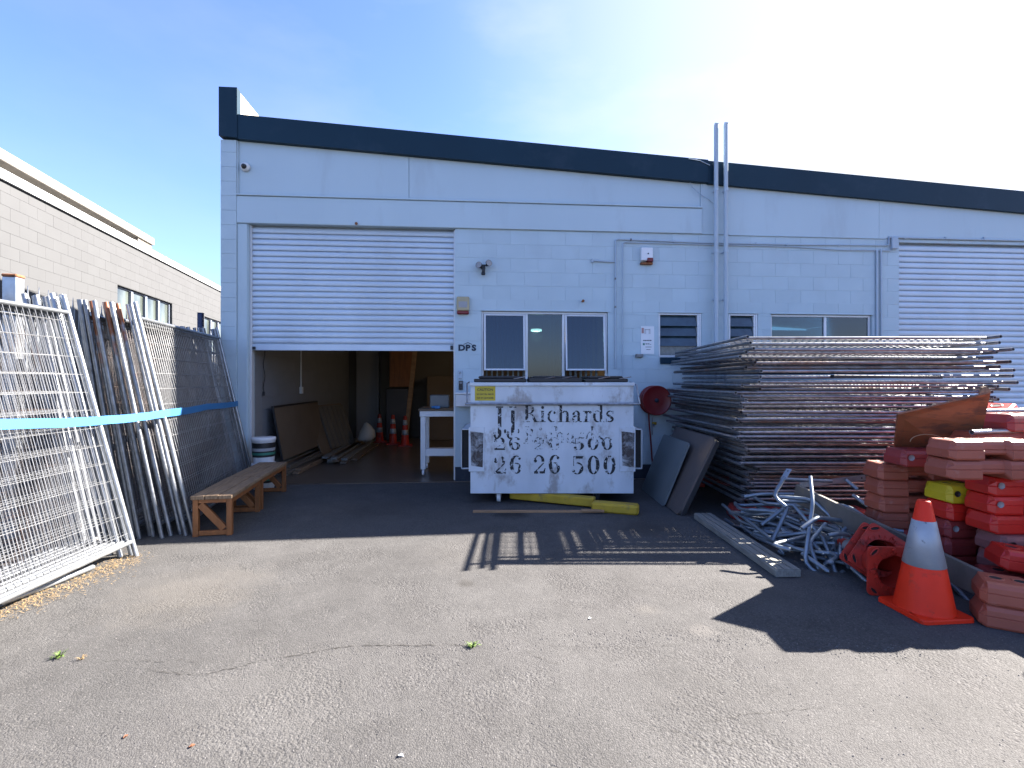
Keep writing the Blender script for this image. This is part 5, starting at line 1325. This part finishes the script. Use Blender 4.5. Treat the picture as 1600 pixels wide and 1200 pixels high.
# ------------------------------------------------------------------ plywood sheet
tl, tr_, br, bl = D(1403, 648, 3.78), D(1548, 614, 3.66), D(1535, 668, 3.86), D(1396, 716, 4.14)
n_ = (tr_-tl).cross(bl-tl).normalized(); 
if n_.y > 0: n_ = -n_
br = D(1536, 668, 3.80); br2 = D(1520, 735, 4.05)
t = thing('plywood_sheet', 'stained orange plywood sheet propped upright behind the barrier blocks', 'plywood', bl)
f = [tl, tr_, br, br2, bl]; m = MB(); th = -n_*.015
vs = [p - bl for p in f] + [p - bl + th for p in f]
m.add(vs, [(0,1,2,3,4), (9,8,7,6,5)] + [(i, i+5, (i+1)%5+5, (i+1)%5) for i in range(5)]); m.build('sheet', M_ply, t)
e = (tr_-tl).normalized(); a_ = D(1532, 618, 3.72)
m = MB(); q = [(0,0,0),(e.x*.075,e.y*.075,e.z*.075),(e.x*.068,e.y*.068,.045),(e.x*.045,e.y*.045,.068),(e.x*.014,e.y*.014,.062)]
m.add([Vector(v)+Vector((0,.004,0)) for v in q]+[Vector(v)+Vector((0,.02,0)) for v in q], [(0,1,2,3,4),(9,8,7,6,5)]+[(i,i+5,(i+1)%5+5,(i+1)%5) for i in range(5)])
m.build('corner_tab', M_wood, t, loc=a_-bl)
# wire loop over block
m = MB(); c = D(1448, 690, 3.76); q = [c + Vector((.125*math.cos(a), 0, .055*math.sin(a))) for a in [i*math.pi/16 for i in range(17)]]
m.tube(q, .003, 6); o = m.build('wire_loop', M_tan); tag(o, 'thin bent wire arching over the red block before the plywood', 'wire')

# ------------------------------------------------------------------ planks
a_, b_ = G(1232, 890, .06), G(1098, 802, .06)
t = thing('grey_plank', 'weathered grey plank on the asphalt with sunlit patches at its near end', 'plank', a_)
m = MB(); d = b_ - a_; m.bar((0,0,-.03), d + Vector((0,0,-.03)), .19, .055, c=.005); m.build('board', M_greyplank, t)
for k in (-1,0,1):
    m = MB(); m.bar(Vector((k*.06,0,.001)), d + Vector((k*.06,0,.001)), .05, .006, c=.001); m.build('decking_strip', M_greyplank, t)
a_, b_ = D(1530, 911, 3.16), D(1243, 770, 4.44)
t = thing('dirty_plank', 'long dirty brown plank on edge slanting across the heap of bent pipes', 'plank', a_)
m = MB(); m.bar((0,0,0), b_-a_, .035, .165, c=.004); m.build('board', M_beam, t)
# second pale plate higher up
a_, b_ = D(1352, 746, 4.62), D(1250, 758, 4.72); t = thing('flat_plate', 'pale flat metal strip with bolt holes lying level over the pipe heap', 'plate', a_)
m = MB(); m.bar((0,0,0), b_-a_, .008, .048); m.build('strip', M_galv_clean, t)
for q in (.06,.3):
    m = MB(); p_ = (b_-a_)*q; m.tube([p_+Vector((0,-.008,0)), p_+Vector((0,-.0045,0))], .007, 8); m.build('hole', M_dark, t)

# ------------------------------------------------------------------ heap of bent pipes
def bent(pts, r=.0162, plate=False, label='', group=None, mt=None):
    pts = [Vector(p) for p in pts]; base = pts[0].copy()
    q = [pts[0]]
    for i in range(1, len(pts)-1):           # rounded bends
        a, b, c = pts[i-1], pts[i], pts[i+1]; e = min(.05, (b-a).length*.4, (c-b).length*.4)
        p0 = b + (a-b).normalized()*e; p1 = b + (c-b).normalized()*e
        q += [p0.lerp(p0, 0), (p0*.25 + b*.5 + p1*.25), p1]
    q.append(pts[-1])
    t = thing('bent_pipe', label, 'bent pipe', base, 0, group)
    m = MB(); m.tube([p - base for p in q], r, 8, hollow=True); m.build('tube', mt or M_galvblue, t)
    if plate:
        d = (pts[1]-pts[0]).normalized(); s = d.cross(Vector((0,0,1))).normalized()
        m = MB(); m.bar(-d*.09, d*.03, .05, .005, up=s.cross(d)); m.build('end_plate', M_galv_clean, t)
        m = MB(); m.tube([-d*.065 + s.cross(d)*.0027, -d*.065 + s.cross(d)*.0035], .007, 8); m.tube([-d*.065 - s.cross(d)*.0027, -d*.065 - s.cross(d)*.0035], .007, 8); m.build('bolt_hole', M_dark, t)
    return t
M_galvblue = mat('clean_galvanised_tube', (.30,.36,.42), .42, metal=.55, var=.2, scale=9, rnd=.12, dirt=(.3,.28,.25), dirt_amt=.4, dirt_scale=8, dirt_lo=.6)
H = [ # (points as picture column, row, distance), plate, label
 ([(1292,908,3.74),(1257,880,3.85),(1270,785,4.02),(1266,745,4.2)], 0, 'bent pipe with its open end nearest the sunlit asphalt, kinked in the middle'),
 ([(1253,826,3.86),(1277,808,3.9),(1305,812,4.0),(1345,818,4.1)], 0, 'sunlit pale bent pipe on top of the heap, open end facing left'),
 ([(1235,859,3.84),(1205,851,3.92),(1270,835,4.1)], 0, 'short bent pipe with a sunlit open end just right of the grey plank'),
 ([(1286,889,3.88),(1302,857,3.98),(1272,826,4.1),(1240,790,4.25)], 0, 'bent pipe forming a V with its open end at the front of the heap'),
 ([(1281,896,3.82),(1264,848,3.95),(1290,818,4.05)], 0, 'pale elbow shaped pipe right of the frontmost bent pipe'),
 ([(1300,752,4.6),(1220,748,4.62)], 0, 'straight pipe lying level across the back of the heap'),
 ([(1226,745,4.35),(1208,775,4.28),(1228,792,4.2)], 1, 'upright pipe with a flat holed plate at its top left of the heap'),
 ([(1216,776,4.3),(1268,780,4.22),(1303,812,4.1),(1340,850,3.95)], 0, 'long pipe running down the heap under the dirty plank'),
 ([(1356,838,3.92),(1318,822,4.0),(1312,870,3.8),(1372,925,3.52)], 0, 'bent pipe curving down beside the lying cones'),
 ([(1190,820,4.3),(1228,792,4.3)], 0, 'short straight brace at the left side of the heap'),
 ([(1207,845,4.1),(1228,800,4.2),(1230,790,4.22)], 0, 'steep brace leaning left of the heap centre'),
 ([(1222,783,4.25),(1290,784,4.25)], 0, 'level pipe below the long bent one in the heap'),
 ([(1318,893,3.78),(1308,902,3.74),(1298,870,3.9),(1285,840,4.0)], 0, 'dark lower pipe with two kinks under the heap'),
 ([(1340,765,4.5),(1322,750,4.6)], 0, 'short pipe end poking out above the dirty plank'),
 ([(1332,773,4.35),(1372,802,4.2),(1400,830,4.1)], 0, 'sunlit topped pipe behind the dirty plank by the terracotta blocks'),
 ([(1222,831,4.2),(1262,838,4.1),(1288,868,3.9)], 1, 'pipe with a small end plate in the centre of the heap'),
 ([(1528,958,3.22),(1500,925,3.35),(1478,905,3.5)], 0, 'bent pipe end sticking out below the plank behind the upright cone'),
]
for pts, pl, lab in H: bent([D(*p) for p in pts], plate=bool(pl), label=lab, group='bent pipes heaped beside the plank')
rnd = random.Random(11)
for i in range(72):
    cx = rnd.uniform(2.2, 3.15); cy = rnd.uniform(3.9, 4.8); h = max(0, 1 - ((cx-2.65)/.5)**2)*max(0, 1-((cy-4.35)/.55)**2)*.42
    z0 = .02 + rnd.random()*h; a = rnd.uniform(-1.3, -.3) + (math.pi if rnd.random() < .4 else 0); l1, l2, l3 = rnd.uniform(.16,.42), rnd.uniform(.2,.42), rnd.uniform(.08,.2)
    p0 = Vector((cx, cy, z0)); k1 = rnd.choice([-.7,.7]); k2 = rnd.choice([-.7,.7,0])
    p1 = p0 + Vector((math.cos(a), math.sin(a), rnd.uniform(-.25,.2)))*l1
    p2 = p1 + Vector((math.cos(a+k1), math.sin(a+k1), rnd.uniform(-.3,.2)))*l2
    p3 = p2 + Vector((math.cos(a+k1+k2), math.sin(a+k1+k2), rnd.uniform(-.3,.1)))*l3
    P = [p0, p1, p2, p3]
    for p in P: p.z = max(p.z, .019); p.y = max(p.y, 3.72); p.x = max(p.x, 2.2 + max(0, 4.2 - p.y)*.35)
    bent(P, plate=rnd.random() < .25, label='galvanised bent pipe tangled in the depth of the heap', group='bent pipes tangled deep in the heap')
for i in range(7):
    p0 = D(1158 + i*13, 800 + (i%3)*8, 4.75 - i*.03); p1 = p0 + Vector((rnd.uniform(.12,.3), rnd.uniform(-.1,.1), rnd.uniform(-.05,.04)))
    p0.z = max(p0.z, .03); p1.z = max(p1.z, .03)
    bent([p0, p1], plate=True, label='galvanised brace end with a holed plate at the left foot of the heap', group='plated brace ends left of the heap')

# ------------------------------------------------------------------ cones
cone((2.592, 3.125, 0), 'upright orange cone with one scuffed silver band in front of the block stacks', h=.70, r=.152, base=.345, bands=((.30,.575),), rz=R(5))
def lying(center, out, up, label, sc=1.0):
    out = Vector(out).normalized(); up = Vector(up); z = -out     # cone axis points away from the open base
    x = up.cross(z).normalized(); y = z.cross(x)
    M = Matrix((x, y, z)).transposed().to_4x4(); M.translation = center
    return cone(None, label, h=.60, r=.118, base=.33, bands=((.27,.50),), M=M, body=M_conedirty, under=True)
lying(Vector(((1397-800)/FPX*3.34, 3.34, .166)), (-.06, -1, -.02), (0,0,1), 'orange cone lying on its side with its square hollow base facing the camera')
lying(D(1380, 868, 3.50), (-.28, -1, .22), (.70,0,1), 'orange cone lying tilted on a corner behind the square based one, ribs showing')
lying(D(1366, 866, 3.58), (-.30, -1, .22), (.70,0,1), 'hindmost lying cone with only the left corner of its base showing')

# ------------------------------------------------------------------ weeds and litter
def weed(u, v, n, label, mt, hh=.03):
    p = G(u, v); m = MB()
    for _ in range(n):
        a = random.random()*6.3; l_ = random.uniform(.012, .045); r0 = random.random()*.012
        b = Vector((math.cos(a)*r0, math.sin(a)*r0, 0)); tip = b + Vector((math.cos(a)*l_, math.sin(a)*l_*.8, random.uniform(.2,1)*hh)); w = Vector((-math.sin(a), math.cos(a), 0))*.0022
        mid = (b+tip)/2 + Vector((0,0,.008)); m.add([b-w, b+w, mid+w, tip, mid-w], [(0,1,2,4),(4,2,3)])
    o = m.build('weed', mt, None, loc=p); tag(o, label, 'weed')
weed(93, 1027, 46, 'bright green weed tuft growing in the crack at the left foreground', M_grass); weed(739, 1010, 50, 'green weed tuft growing in the crack at the centre foreground', M_grass, .02)
weed(128, 1030, 14, 'dry brown tuft just right of the left green weed', M_straw, .015)
for u, v, mt, lab in ((300,1167,M_leaf,'tiny rust brown leaf on the asphalt near the bottom edge'), (197,1152,M_leaf,'small reddish leaf on the asphalt at the lower left'), (626,1182,M_signwhite,'white paper scrap on the asphalt near the bottom edge'), (922,967,M_signwhite,'pale paper scrap on the asphalt between weed and shadow')):
    p = G(u, v); m = MB(); m.add([(-.012,-.005,.003),(.0,-.009,.008),(.012,.0,.004),(.002,.009,.009)], [(0,1,2,3)]); m.add([(-.012,-.005,.001),(.0,-.009,.006),(.012,.0,.002),(.002,.009,.007)], [(3,2,1,0)])
    o = m.build('litter_scrap', mt, None, loc=p, rot=(0,0,random.random()*6)); tag(o, lab, 'litter')
for o in bpy.data.objects:
    if '_ab' in o: del o['_ab']
print('objects', len(bpy.data.objects), 'nb', nb)
